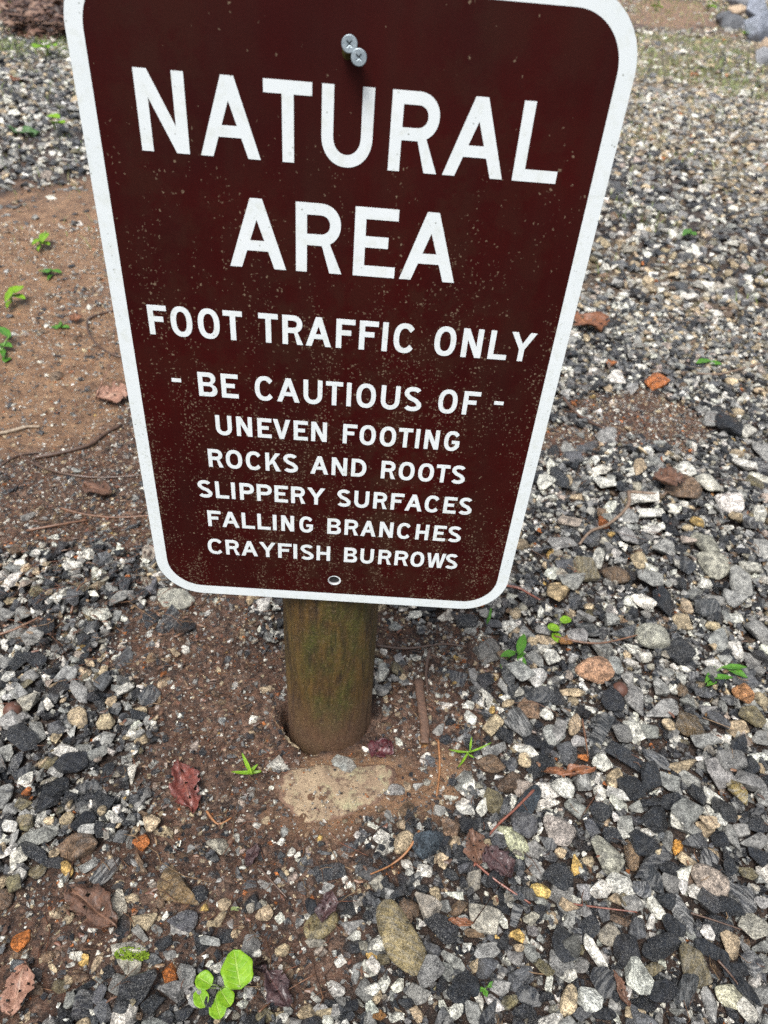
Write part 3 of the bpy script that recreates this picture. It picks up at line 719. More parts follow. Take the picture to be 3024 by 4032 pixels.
PLANTS = [
["seedling with round bright green leaves in the mud at the bottom",[-0.0708,-0.2347],"bright",[[-0.0571,-0.2275,0.0292,0.0249,1.928,0.03,"heart"],[-0.0837,-0.2341,0.0137,0.0142,1.1649,0.02,"round"],[-0.0839,-0.2462,0.0143,0.0117,-1.0023,0.018,"round"],[-0.0642,-0.2451,0.0133,0.0149,0.7294,0.018,"round"],[-0.0692,-0.2525,0.0152,0.0133,-1.0991,0.017,"round"]]],
["four leaved green sprout growing in gravel right of the post",[0.2292,0.1544],"mid",[[0.2337,0.1545,0.0334,0.0125,1.2474,0.02,"oval"],[0.2159,0.1408,0.0223,0.0107,0.4729,0.015,"oval"],[0.2322,0.1313,0.0281,0.011,-1.4893,0.012,"oval"],[0.2085,0.1255,0.0114,0.0059,-1.5416,0.008,"oval"],[0.2346,0.1447,0.0095,0.006,0.0765,0.012,"oval"]]],
["small light green sprout beside the big tan stone",[0.2895,0.192],"bright",[[0.296,0.1951,0.0143,0.0127,0.4804,0.025,"round"],[0.2795,0.1846,0.016,0.0127,0.0809,0.02,"round"],[0.2835,0.1762,0.0171,0.0124,-1.6062,0.012,"round"]]],
["plant with pointed green leaves on a trailing stem at the right",[0.4639,0.1232],"mid",[[0.4658,0.1241,0.0335,0.0067,0.9058,0.02,"oval"],[0.479,0.1201,0.0288,0.0085,0.0729,0.02,"oval"],[0.4803,0.1186,0.027,0.0091,-0.1041,0.012,"oval"],[0.4988,0.1286,0.0285,0.0137,-0.7111,0.022,"oval"],[0.497,0.1324,0.0289,0.0091,-0.035,0.026,"oval"],[0.4707,0.117,0.0303,0.0067,0.5571,0.016,"oval"]]],
["short green sprout with two upright blades left of the flat tan rock",[-0.0788,-0.0333],"bright",[[-0.0824,-0.0289,0.0255,0.0057,-1.0333,0.012,"blade"],[-0.0824,-0.0343,0.0298,0.0065,0.158,0.004,"blade"],[-0.0764,-0.0314,0.0146,0.0054,0.8602,0.006,"blade"]]],
["thin green sprig with star shaped blades on the mud right of the post",[0.157,0.0075],"bright",[[0.1688,0.0078,0.0285,0.0033,0.3416,0.008,"blade"],[0.1456,0.0041,0.0207,0.0035,0.0235,0.006,"blade"],[0.1505,-0.0065,0.0258,0.0035,1.0227,0.006,"blade"],[0.1595,0.0118,0.0156,0.0031,1.4181,0.01,"blade"],[0.16,0.0005,0.0081,0.0029,-0.7565,0.004,"blade"]]],
["slim green shoot between stones below the corner of the sign",[0.2002,0.2051],"mid",[[0.1975,0.1989,0.0253,0.0048,1.3477,0.02,"blade"],[0.1968,0.1998,0.0152,0.0048,1.2867,0.01,"blade"]]],
["tiny three leaved seedling near the bottom, in the dark gravel",[0.1552,-0.2251],"mid",[[0.1593,-0.2246,0.0082,0.0044,0.4781,0.012,"oval"],[0.1493,-0.2281,0.0088,0.0038,0.0393,0.01,"oval"],[0.1534,-0.2308,0.0054,0.0049,-1.2507,0.01,"oval"]]],
["minute pale green seedling in the mud above the cream pebble",[-0.0705,-0.1696],"pale",[[-0.0685,-0.1704,0.005,0.0032,0.0459,0.004,"round"],[-0.0723,-0.1701,0.0039,0.003,0.7785,0.004,"round"]]],
["small green weed on pale gravel at the right, beside a grey twig",[0.772,1.0172],"mid",[[0.7492,1.0012,0.04,0.0214,0.4401,0.02,"oval"],[0.7747,0.9982,0.0271,0.0246,-0.242,0.018,"oval"],[0.7593,0.9922,0.0413,0.0171,-1.3208,0.012,"oval"],[0.7445,0.9943,0.0495,0.0094,0.9676,0.012,"oval"]]],
["feathery light green weed on the bare soil, upper of two left of the sign",[-0.8528,1.4222],"bright",[[-0.8386,1.4243,0.0856,0.0142,1.8172,0.03,"oval"],[-0.8486,1.4016,0.0589,0.0166,1.5615,0.025,"oval"],[-0.8316,1.403,0.0401,0.0226,-0.547,0.02,"oval"],[-0.8422,1.391,0.0732,0.01,1.8796,0.015,"oval"]]],
["low green weed on the bare soil below the feathery light green one",[-0.7672,1.2556],"mid",[[-0.7678,1.2366,0.032,0.0341,0.7038,0.015,"oval"],[-0.7445,1.2385,0.0314,0.0252,-0.2303,0.015,"oval"],[-0.752,1.2205,0.06,0.0095,1.7212,0.01,"oval"]]],
["clump of green weed at the left edge, on the bare soil",[-0.7854,1.077],"bright",[[-0.771,1.0846,0.0481,0.0279,1.3478,0.03,"oval"],[-0.7751,1.0578,0.0743,0.0152,1.751,0.03,"oval"],[-0.7632,1.0717,0.0412,0.0211,-0.4941,0.02,"oval"],[-0.7748,1.0434,0.0636,0.0113,1.8987,0.015,"oval"]]],
["green weed cut by the left edge of the photo, above the pale stick",[-0.702,0.8327],"mid",[[-0.7132,0.8818,0.0566,0.0196,-0.7773,0.03,"oval"],[-0.696,0.8434,0.0354,0.0202,-0.4567,0.02,"oval"],[-0.6944,0.8238,0.0565,0.0114,-1.1024,0.015,"oval"],[-0.6806,0.8046,0.0167,0.0267,0.1561,0.01,"oval"]]],
["small green tuft next to the orange leaf scrap",[-0.6382,0.9707],"mid",[[-0.6428,0.9572,0.0183,0.02,0.6082,0.01,"oval"],[-0.6247,0.9603,0.0209,0.0177,-0.2086,0.01,"oval"],[-0.6365,0.9676,0.0358,0.0074,1.8463,0.012,"oval"]]],
["drooping bright green weed near the upper left border of the sign",[-1.8921,4.2659],"bright",[[-1.8652,4.0972,0.1534,0.0862,1.4863,0.05,"oval"],[-1.7831,4.0218,0.3726,0.0363,-1.0894,0.05,"oval"],[-1.8765,4.1915,0.3565,0.0265,1.8527,0.06,"oval"],[-1.8256,4.218,0.0536,0.1623,0.5825,0.05,"oval"]]],
["bright green sprout on the upper left gravel against the sign edge",[-1.257,2.6425],"bright",[[-1.2481,2.616,0.0514,0.0722,1.0628,0.03,"oval"],[-1.2139,2.5738,0.0648,0.0595,-0.5379,0.02,"oval"]]],
["fern like green weed in the top left corner",[-2.7607,5.8395],"bright",[[-2.7832,5.9421,0.7526,0.0901,1.806,0.08,"oval"],[-2.6065,5.6542,0.702,0.0677,-1.056,0.08,"oval"],[-2.6998,5.6513,0.8465,0.0398,1.9076,0.06,"oval"],[-2.6309,5.6272,0.1077,0.302,0.7527,0.04,"oval"]]],
["green weed left of the rock pile, nearest the sign",[4.1635,13.5164],"bright",[[4.0898,13.5008,3.3632,0.0985,1.2441,0.08,"oval"],[4.0249,12.9093,1.7472,0.1661,-1.7326,0.08,"oval"],[3.9296,12.7276,0.4172,0.5564,0.7899,0.04,"oval"]]],
["spreading green weed touching the rock pile",[5.4305,14.7947],"bright",[[5.1332,14.3466,3.4478,0.1836,-1.8115,0.1,"oval"],[5.0714,13.7272,0.4904,1.0264,-1.2886,0.1,"oval"],[4.8826,13.4128,2.8991,0.0966,1.1924,0.06,"oval"],[5.0761,13.5783,0.4179,0.589,0.784,0.05,"oval"]]],
["green weed in a gap at the front of the rock pile",[4.073,9.5706],"bright",[[3.8356,9.0989,1.0326,0.0967,1.1072,0.06,"oval"],[3.8586,8.9578,0.155,0.5073,-1.0209,0.05,"oval"],[3.7437,8.7245,1.1007,0.0405,1.1674,0.04,"oval"]]],
["little green sprout among pebbles, upper of those right of the sign",[1.0323,1.9689],"mid",[[1.0063,1.9372,0.0912,0.0162,0.9963,0.02,"oval"],[1.0164,1.9215,0.044,0.0301,-1.2808,0.02,"oval"]]],
]
NUTS = [
[-0.3456,0.0186,0.0095,"round brown nut among pale pebbles at the left edge"],
[0.3464,0.0953,0.0095,"dark round nut beside the round orange brown stone"],
]
FLATROCK = [
[-0.0541,-0.0415],
[-0.0414,-0.0256],
[-0.0064,-0.0168],
[0.0288,-0.0175],
[0.0665,-0.0113],
[0.0802,-0.0216],
[0.0743,-0.042],
[0.0561,-0.0612],
[0.0317,-0.0737],
[-0.0005,-0.0852],
[-0.0234,-0.0894],
[-0.0338,-0.0723],
[-0.0456,-0.0619],
]
CAM = {"loc":[0.02011,-0.45546,0.70859],"rot":[0.89145,-0.071692,0.016476],"f":2850.66}
LETTERS = [
[14.262,15.897,[["N",-4.707,-3.63],["A",-3.379,-2.018],["T",-1.921,-0.86],["U",-0.644,0.504],["R",0.889,2.012],["A",2.147,3.541],["L",3.768,4.787]]],
[11.747,13.412,[["A",-2.869,-1.472],["R",-1.227,-0.086],["E",0.196,1.24],["A",1.364,2.761]]],
[9.732,10.556,[["F",-5.116,-4.622],["O",-4.532,-3.969],["O",-3.819,-3.25],["T",-3.15,-2.647],["T",-2.221,-1.71],["R",-1.595,-1.042],["A",-0.976,-0.296],["F",-0.17,0.331],["F",0.445,0.947],["I",1.058,1.204],["C",1.362,1.916],["O",2.455,3.032],["N",3.198,3.739],["L",3.928,4.431],["Y",4.474,5.145]]],
[7.948,8.697,[["-",-4.703,-4.44],["B",-3.972,-3.451],["E",-3.331,-2.858],["C",-2.394,-1.881],["A",-1.777,-1.139],["U",-1.033,-0.502],["T",-0.405,0.073],["I",0.18,0.311],["O",0.459,1.004],["U",1.15,1.684],["S",1.795,2.306],["O",2.777,3.315],["F",3.478,3.947],["-",4.352,4.617]]],
[6.683,7.346,[["U",-3.583,-3.116],["N",-2.98,-2.526],["E",-2.37,-1.96],["V",-1.914,-1.416],["E",-1.316,-0.902],["N",-0.804,-0.345],["F",0.124,0.539],["O",0.613,1.087],["O",1.207,1.684],["T",1.753,2.168],["I",2.259,2.379],["N",2.521,2.955],["G",3.104,3.559]]],
[5.495,6.147,[["R",-3.895,-3.444],["O",-3.366,-2.876],["C",-2.765,-2.307],["K",-2.177,-1.716],["S",-1.643,-1.192],["A",-0.819,-0.271],["N",-0.175,0.294],["D",0.421,0.877],["R",1.329,1.777],["O",1.865,2.345],["O",2.459,2.935],["T",2.999,3.415],["S",3.471,3.905]]],
[4.299,4.947,[["S",-4.317,-3.871],["L",-3.767,-3.351],["I",-3.273,-3.153],["P",-3.012,-2.564],["P",-2.482,-2.011],["E",-1.931,-1.511],["R",-1.413,-0.963],["Y",-0.906,-0.352],["S",0.023,0.46],["U",0.566,1.033],["R",1.166,1.609],["F",1.717,2.128],["A",2.167,2.716],["C",2.789,3.239],["E",3.385,3.791],["S",3.861,4.29]]],
[3.12,3.763,[["F",-4.1,-3.674],["A",-3.649,-3.092],["L",-3.008,-2.592],["L",-2.506,-2.087],["I",-2.011,-1.89],["N",-1.742,-1.326],["G",-1.155,-0.714],["B",-0.254,0.195],["R",0.307,0.759],["A",0.826,1.329],["N",1.439,1.886],["C",2.013,2.448],["H",2.621,3.042],["E",3.203,3.603],["S",3.666,4.11]]],
[1.915,2.56,[["C",-4.195,-3.71],["R",-3.602,-3.145],["A",-3.092,-2.542],["Y",-2.485,-1.946],["F",-1.864,-1.412],["I",-1.356,-1.231],["S",-1.123,-0.678],["H",-0.585,-0.131],["B",0.334,0.778],["U",0.879,1.328],["R",1.483,1.928],["R",2.031,2.494],["O",2.563,3.022],["W",3.103,3.733],["S",3.733,4.158]]],
]

# ------------------------------------------------------------------ helpers
def tag(o, label=None, cat=None, group=None, kind=None):
    if label: o["label"] = label
    if cat: o["category"] = cat
    if group: o["group"] = group
    if kind: o["kind"] = kind
    return o

def link(o, parent=None):
    col.objects.link(o)
    if parent is not None: o.parent = parent
    return o

def empty(name, loc=(0, 0, 0)):
    o = bpy.data.objects.new(name, None); o.location = loc; o.empty_display_size = 0.05
    return link(o)

def mesh_np(name, V, F, mat, parent=None, smooth=True, attrs=None):
    """V (n,3) array, F (m,k) array of equal-sized faces; attrs: name -> (n,4) colours"""
    V = np.asarray(V, np.float32); F = np.asarray(F, np.int32)
    me = bpy.data.meshes.new(name)
    n, m, k = len(V), len(F), F.shape[1]
    me.vertices.add(n); me.vertices.foreach_set("co", V.ravel())
    me.loops.add(m * k); me.loops.foreach_set("vertex_index", F.ravel())
    me.polygons.add(m)
    me.polygons.foreach_set("loop_start", np.arange(m, dtype=np.int32) * k)
    me.polygons.foreach_set("loop_total", np.full(m, k, np.int32))
    me.polygons.foreach_set("use_smooth", np.full(m, smooth, bool))
    for an, a in (attrs or {}).items():
        at = me.attributes.new(an, 'FLOAT_COLOR', 'POINT')
        at.data.foreach_set("color", np.asarray(a, np.float32).ravel())
    me.update(calc_edges=True)
    if mat: me.materials.append(mat)
    return link(bpy.data.objects.new(name, me), parent)

class N:
    """small node-tree writer"""
    def __init__(s, name, rough=0.5):
        s.m = bpy.data.materials.new(name); s.m.use_nodes = True
        s.t = s.m.node_tree; s.b = s.t.nodes["Principled BSDF"]
        s.b.inputs["Roughness"].default_value = rough
    def n(s, t, **k):
        x = s.t.nodes.new(t)
        for a, v in k.items(): setattr(x, a, v)
        return x
    def l(s, a, b): s.t.links.new(a, b)
    def pos(s, scale=(1, 1, 1), world=True):
        if world: o = s.n("ShaderNodeNewGeometry").outputs["Position"]
        else: o = s.n("ShaderNodeTexCoord").outputs["Object"]
        mp = s.n("ShaderNodeMapping"); mp.inputs["Scale"].default_value = scale
        s.l(o, mp.inputs[0]); return mp.outputs[0]
    def noise(s, scale, detail=3, rough=0.6, vec=None, dist=0.0):
        x = s.n("ShaderNodeTexNoise"); x.inputs["Scale"].default_value = scale
        x.inputs["Detail"].default_value = detail; x.inputs["Roughness"].default_value = rough
        x.inputs["Distortion"].default_value = dist
        s.l(vec if vec is not None else s.pos(), x.inputs["Vector"]); return x.outputs["Fac"]
    def voro(s, scale, vec=None, feature='F1', out="Distance", rand=1.0):
        x = s.n("ShaderNodeTexVoronoi", feature=feature); x.inputs["Scale"].default_value = scale
        x.inputs["Randomness"].default_value = rand
        s.l(vec if vec is not None else s.pos(), x.inputs["Vector"]); return x.outputs[out]
    def ramp(s, fac, a, b, ca=(0, 0, 0, 1), cb=(1, 1, 1, 1)):
        x = s.n("ShaderNodeValToRGB"); e = x.color_ramp.elements
        e[0].position = a; e[1].position = b
        e[0].color = ca if len(ca) == 4 else (*ca, 1); e[1].color = cb if len(cb) == 4 else (*cb, 1)
        s.l(fac, x.inputs[0]); return x.outputs[0]
    def mix(s, fac, a, b, mode='MIX'):
        x = s.n("ShaderNodeMix", data_type='RGBA', blend_type=mode)
        for v, i in ((fac, 0), (a, 6), (b, 7)):
            if isinstance(v, (int, float)): x.inputs[i].default_value = v
            elif isinstance(v, tuple): x.inputs[i].default_value = v if len(v) == 4 else (*v, 1)
            else: s.l(v, x.inputs[i])
        return x.outputs[2]
    def math(s, op, a, b=0.0, clamp=False):
        x = s.n("ShaderNodeMath", operation=op); x.use_clamp = clamp
        for v, i in ((a, 0), (b, 1)):
            if isinstance(v, (int, float)): x.inputs[i].default_value = v
            else: s.l(v, x.inputs[i])
        return x.outputs[0]
    def attr(s, name):
        x = s.n("ShaderNodeAttribute"); x.attribute_name = name
        sp = s.n("ShaderNodeSeparateColor"); s.l(x.outputs["Color"], sp.inputs[0])
        return x.outputs["Color"], x.outputs["Alpha"], sp.outputs[0], sp.outputs[1], sp.outputs[2]
    def bump(s, h, dist, strength=1.0, prev=None):
        x = s.n("ShaderNodeBump"); x.inputs["Distance"].default_value = dist; x.inputs["Strength"].default_value = strength
        s.l(h, x.inputs["Height"])
        if prev is not None: s.l(prev, x.inputs["Normal"])
        return x.outputs[0]
    def set(s, base=None, rough=None, normal=None, **k):
        for v, nm in ((base, "Base Color"), (rough, "Roughness"), (normal, "Normal")):
            if v is None: continue
            if isinstance(v, (int, float)): s.b.inputs[nm].default_value = v
            elif isinstance(v, tuple): s.b.inputs[nm].default_value = v if len(v) == 4 else (*v, 1)
            else: s.l(v, s.b.inputs[nm])
        for a, v in k.items():
            i = s.b.inputs[a.replace("_", " ")]
            if isinstance(v, (int, float, tuple)): i.default_value = v
            else: s.l(v, i)
        return s.m

# ------------------------------------------------------------------ materials
def stone_material():
    t = N("wet_stone")
    c, a, _, _, _ = t.attr("tone")
    _, al, sp, bd, wet = t.attr("pattern")          # speckle, banding, wetness ; alpha = random per stone
    # every stone gets its own slice of the texture space
    geo = t.n("ShaderNodeNewGeometry").outputs["Position"]
    cb = t.n("ShaderNodeCombineXYZ"); t.l(t.math('MULTIPLY', al, 7.3), cb.inputs[0]); t.l(t.math('MULTIPLY', al, 3.1), cb.inputs[2])
    add = t.n("ShaderNodeVectorMath", operation='ADD'); t.l(geo, add.inputs[0]); t.l(cb.outputs[0], add.inputs[1])
    P = add.outputs[0]
    mott = t.noise(110, 5, 0.72, P)
    base = t.mix(1.0, c, t.ramp(mott, 0.38, 0.64, (0.40, 0.40, 0.40), (1.50, 1.49, 1.44)), 'MULTIPLY')
    base = t.mix(1.0, base, t.ramp(t.noise(520, 3, 0.7, P), 0.38, 0.62, (0.45, 0.45, 0.45), (1.55, 1.55, 1.52)), 'MULTIPLY')
    # mineral grains, dark and pale
    g1 = t.ramp(t.noise(520, 3, 0.75, P), 0.54, 0.60)
    g2 = t.ramp(t.noise(760, 3, 0.8, P), 0.555, 0.62)
    spk = t.math('MULTIPLY', g1, sp); spk2 = t.math('MULTIPLY', g2, t.math('MULTIPLY', sp, 0.85))
    base = t.mix(spk, base, (0.035, 0.035, 0.04)); base = t.mix(spk2, base, (0.50, 0.50, 0.47))
    # gneiss banding across each stone
    mp = t.n("ShaderNodeMapping"); mp.inputs["Scale"].default_value = (60, 60, 420)
    t.l(P, mp.inputs[0])
    vr = t.n("ShaderNodeVectorRotate", rotation_type='EULER_XYZ')
    cr = t.n("ShaderNodeCombineXYZ")
    for k, f in ((0, 9.0), (1, 14.0), (2, 23.0)): t.l(t.math('MULTIPLY', al, f), cr.inputs[k])
    t.l(P, vr.inputs["Vector"]); t.l(cr.outputs[0], vr.inputs["Rotation"]); t.l(vr.outputs[0], mp.inputs[0])
    band = t.ramp(t.noise(1.0, 3, 0.6, mp.outputs[0]), 0.47, 0.58)
    base = t.mix(t.math('MULTIPLY', band, bd), base, (0.46, 0.46, 0.44))
    # mud film
    mud = t.ramp(t.noise(45, 4, 0.6), 0.50, 0.72)
    base = t.mix(t.math('MULTIPLY', mud, t.math('MULTIPLY', a, 0.8)), base, (0.13, 0.075, 0.045))
    r = t.math('ADD', 0.24, t.math('MULTIPLY', t.noise(260, 3, 0.6, P), 0.42))
    b1 = t.bump(t.noise(330, 5, 0.78, P), 0.0032, 1.0)
    b2 = t.bump(t.noise(1200, 2, 0.7, P), 0.0009, 1.0, b1)
    return t.set(base, r, b2, Coat_Weight=t.math('MULTIPLY', wet, 1.0), Coat_Roughness=0.05, Coat_Normal=b1, IOR=1.5, Specular_IOR_Level=0.22)
M_STONE = stone_material()

def ground_material():
    t = N("wet_clay_soil")
    _, beige, mud, tan, green = t.attr("zone")
    big = t.noise(9, 5, 0.6); fine = t.noise(140, 5, 0.7); grit = t.noise(600, 3, 0.75)
    soil = t.mix(t.ramp(big, 0.35, 0.65), (0.088, 0.042, 0.026), (0.185, 0.098, 0.060))
    soil = t.mix(t.ramp(t.noise(38, 5, 0.7), 0.48, 0.64), soil, (0.26, 0.165, 0.115))
    soil = t.mix(t.ramp(fine, 0.40, 0.60), soil, (0.030, 0.017, 0.012))
    tanc = t.mix(t.ramp(t.noise(22, 6, 0.72), 0.40, 0.60), (0.185, 0.098, 0.050), (0.38, 0.225, 0.122))
    tanc = t.mix(t.math('MULTIPLY', t.ramp(t.noise(75, 5, 0.75), 0.50, 0.64), .75), tanc, (0.10, 0.058, 0.038))
    tanc = t.mix(t.math('MULTIPLY', t.ramp(t.noise(130, 4, 0.75), 0.56, 0.64), .7), tanc, (0.36, 0.24, 0.155))
    base = t.mix(t.math('MULTIPLY', tan, 0.9), soil, tanc)
    # under the gravel: shade of the gaps between stones, put into the soil colour
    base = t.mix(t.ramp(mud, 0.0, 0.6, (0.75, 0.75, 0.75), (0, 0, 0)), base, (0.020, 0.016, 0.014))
    base = t.mix(t.math('MULTIPLY', beige, .8), base, t.mix(t.ramp(t.noise(16, 5, .7), .4, .6), (.16, .115, .075), (.27, .21, .14)))
    base = t.mix(t.math('MULTIPLY', t.ramp(grit, 0.60, 0.66), 0.65), base, (0.34, 0.26, 0.20))
    base = t.mix(t.math('MULTIPLY', t.ramp(t.noise(420, 2, 0.6), 0.62, 0.68), 0.6), base, (0.03, 0.024, 0.022))
    base = t.mix(t.math('MULTIPLY', green, t.ramp(t.noise(60, 5, 0.7), 0.42, 0.62)), base, (0.10, 0.12, 0.03))
    r = t.math('ADD', 0.12, t.math('MULTIPLY', t.noise(80, 4, 0.6), 0.55))
    b = t.bump(t.noise(110, 6, 0.75), 0.007, 1.0)
    b = t.bump(t.noise(700, 4, 0.8), 0.0012, 1.0, b)
    return t.set(base, r, b)
M_GROUND = ground_material()

def leaf_mat(name, c1, c2, vein, rough, trans=0.0, coat=0.0, bump=.0012):
    t = N(name, rough); _, _, u, v, _ = t.attr("lf")
    base = t.mix(t.ramp(t.noise(150, 5, 0.7), 0.36, 0.64), c1, c2)
    base = t.mix(t.math('MULTIPLY', t.ramp(t.noise(420, 3, 0.7), 0.60, 0.68), .6), base, tuple(x * .45 for x in c2))
    mid = t.ramp(v, 0.02, 0.09, (1, 1, 1), (0, 0, 0))
    ph = t.math('FRACT', t.math('MULTIPLY', t.math('SUBTRACT', u, t.math('MULTIPLY', v, .22)), 6.0))
    side = t.math('MULTIPLY', t.ramp(t.math('ABSOLUTE', t.math('SUBTRACT', ph, .5)), 0.0, 0.10, (1, 1, 1), (0, 0, 0)), t.math('SUBTRACT', 1.0, v))
    vn = t.math('MAXIMUM', mid, t.math('MULTIPLY', side, .6))
    base = t.mix(t.math('MULTIPLY', vn, .75), base, vein)
    b = t.bump(vn, -.0006, 0.8); b = t.bump(t.noise(260, 4, 0.7), bump, 0.8, b)
    m = t.set(base, rough, b, Coat_Weight=coat, Coat_Roughness=0.15)
    if trans:
        tr = t.n("ShaderNodeBsdfTranslucent"); t.l(base, tr.inputs[0]); mx = t.n("ShaderNodeMixShader"); mx.inputs[0].default_value = trans
        out = t.t.nodes["Material Output"]; t.l(t.b.outputs[0], mx.inputs[1]); t.l(tr.outputs[0], mx.inputs[2]); t.l(mx.outputs[0], out.inputs[0])
    return m

def simple_mat(name, c1, c2, scale, rough, bump=0.0008, bscale=300, trans=0.0, spec=0.5, detail=4, stretch=(1, 1, 1), coat=0.0):
    t = N(name, rough)
    v = t.pos(stretch)
    base = t.mix(t.ramp(t.noise(scale, detail, 0.65, v), 0.35, 0.66), c1, c2)
    b = t.bump(t.noise(bscale, 4, 0.7, v), bump, 0.9)
    m = t.set(base, rough, b, Coat_Weight=coat, Coat_Roughness=0.12)
    t.b.inputs["Specular IOR Level"].default_value = spec
    if trans: t.b.inputs["Subsurface Weight"].default_value = trans; t.b.inputs["Subsurface Radius"].default_value = (0.004, 0.008, 0.002); t.b.inputs["Subsurface Scale"].default_value = 0.3
    return m

def face_wear(t, base, amount=1.0, on_white=False):
    """weathering of the sign face: algae film, drips and little pale lichen stars, denser low down"""
    v = t.pos((1, 1, 1)); vs = t.pos((1, 1, 0.22))
    sep = t.n("ShaderNodeSeparateXYZ"); t.l(t.n("ShaderNodeNewGeometry").outputs["Position"], sep.inputs[0])
    low = t.math('SUBTRACT', 1.0, t.math('DIVIDE', t.math('SUBTRACT', sep.outputs[2], 0.36), 0.26), True)   # 0 near the top, 1 below
    film = t.ramp(t.noise(38, 6, 0.68, v), 0.46, 0.56)
    film = t.math('MULTIPLY', t.math('ADD', .35, t.math('MULTIPLY', low, .65)), film)
    film = t.math('MULTIPLY', film, t.ramp(t.noise(9, 3, 0.5, vs), 0.38, 0.60))
    if not on_white:
        base = t.mix(t.math('MULTIPLY', film, 0.75 * amount), base, (0.036, 0.016, 0.009))
        run = t.ramp(t.noise(30, 4, 0.6, t.pos((1, 1, 0.12))), 0.44, 0.66)
        base = t.mix(t.math('MULTIPLY', run, 0.42 * amount), base, (0.030, 0.010, 0.007))
    # lichen flecks: distorted cells, thinned by clustered noise
    nz = t.n("ShaderNodeTexNoise"); nz.inputs["Scale"].default_value = 700; nz.inputs["Detail"].default_value = 2
    t.l(v, nz.inputs["Vector"])
    sc = t.n("ShaderNodeVectorMath", operation='SCALE'); t.l(nz.outputs["Color"], sc.inputs[0]); sc.inputs["Scale"].default_value = 0.0032
    ad = t.n("ShaderNodeVectorMath", operation='ADD'); t.l(v, ad.inputs[0]); t.l(sc.outputs[0], ad.inputs[1])
    cell = t.n("ShaderNodeTexVoronoi"); cell.inputs["Scale"].default_value = 330; t.l(ad.outputs[0], cell.inputs["Vector"])
    csep = t.n("ShaderNodeSeparateColor"); t.l(cell.outputs["Color"], csep.inputs[0])
    dot = t.ramp(cell.outputs["Distance"], 0.16, 0.30, (1, 1, 1), (0, 0, 0))
    clus = t.ramp(t.noise(30, 5, 0.75, t.pos((1, 1, 0.40))), 0.46, 0.60)
    dens = t.math('ADD', t.math('MULTIPLY', low, 0.05), t.math('MULTIPLY', clus, t.math('ADD', 0.02, t.math('MULTIPLY', low, 0.72))))
    keep = t.math('LESS_THAN', csep.outputs[0], dens)
    fl = t.math('MULTIPLY', dot, keep)
    c2 = t.n("ShaderNodeTexVoronoi"); c2.inputs["Scale"].default_value = 620; t.l(ad.outputs[0], c2.inputs["Vector"])
    c2s = t.n("ShaderNodeSeparateColor"); t.l(c2.outputs["Color"], c2s.inputs[0])
    d2 = t.math('MULTIPLY', t.ramp(c2.outputs["Distance"], 0.22, 0.40, (1, 1, 1), (0, 0, 0)), t.math('LESS_THAN', c2s.outputs[0], dens))
    fl = t.math('MAXIMUM', fl, t.math('MULTIPLY', d2, 0.7))
    if on_white:
        base = t.mix(t.math('MULTIPLY', fl, 0.35), base, (0.30, 0.32, 0.22))
        base = t.mix(t.math('MULTIPLY', t.ramp(t.noise(120, 5, 0.7), 0.50, 0.70), 0.40), base, (0.60, 0.63, 0.54))
        spots = t.math('MULTIPLY', t.ramp(t.voro(260), 0.10, 0.17, (1, 1, 1), (0, 0, 0)), t.ramp(t.noise(50, 3, 0.6), 0.52, 0.60))
        base = t.mix(t.math('MULTIPLY', spots, 0.7), base, (0.16, 0.17, 0.12))
    else:
        base = t.mix(t.math('MULTIPLY', fl, 0.55), base, (0.30, 0.24, 0.16))
    return base

def brown_sheet():
    t = N("brown_reflective_sheeting", 0.42)
    base = t.mix(t.ramp(t.noise(12, 3, 0.5), 0.3, 0.7), (0.040, 0.0026, 0.0022), (0.026, 0.0026, 0.0024))
    base = face_wear(t, base)
    b = t.bump(t.noise(900, 2, 0.6), 0.0001, 0.5)
    m = t.set(base, t.math('ADD', 0.36, t.math('MULTIPLY', t.noise(60, 4, 0.6), 0.25)), b)
    t.b.inputs["Specular IOR Level"].default_value = 0.14
    return m
M_BROWN = brown_sheet()

def white_sheet():
    t = N("white_reflective_sheeting", 0.45)
    base = face_wear(t, t.mix(t.ramp(t.noise(25, 3, 0.5), 0.3, 0.7), (0.82, 0.87, 0.89), (0.77, 0.83, 0.85)), on_white=True)
    # fine honeycomb of the sheeting
    hx = t.ramp(t.voro(1400, t.pos((1, 1, 1)), rand=0.0), 0.25, 0.55, (1, 1, 1), (0.93, 0.95, 0.95))
    base = t.mix(1.0, base, hx, 'MULTIPLY')
    return t.set(base, 0.42)
M_WHITE = white_sheet()
M_ALU = simple_mat("aluminium_plate", (0.55, 0.56, 0.57), (0.42, 0.43, 0.44), 60, 0.45)
M_ZINC = simple_mat("zinc_plated_steel", (0.34, 0.40, 0.43), (0.22, 0.27, 0.30), 300, 0.32, 0.0002, 900)
M_ZINC.node_tree.nodes["Principled BSDF"].inputs["Metallic"].default_value = 0.55
M_BRASS = simple_mat("dark_yellow_zinc", (0.16, 0.13, 0.03), (0.07, 0.06, 0.02), 200, 0.30, 0.0002, 900)  # dark olive yellow zinc, mottled
M_BRASS.node_tree.nodes["Principled BSDF"].inputs["Metallic"].default_value = 0.8
M_BLACK = simple_mat("recess_shade_black", (0.012, 0.012, 0.014), (0.02, 0.02, 0.02), 200, 0.6)  # black paint for the shade inside the screw crosses and the panel hole

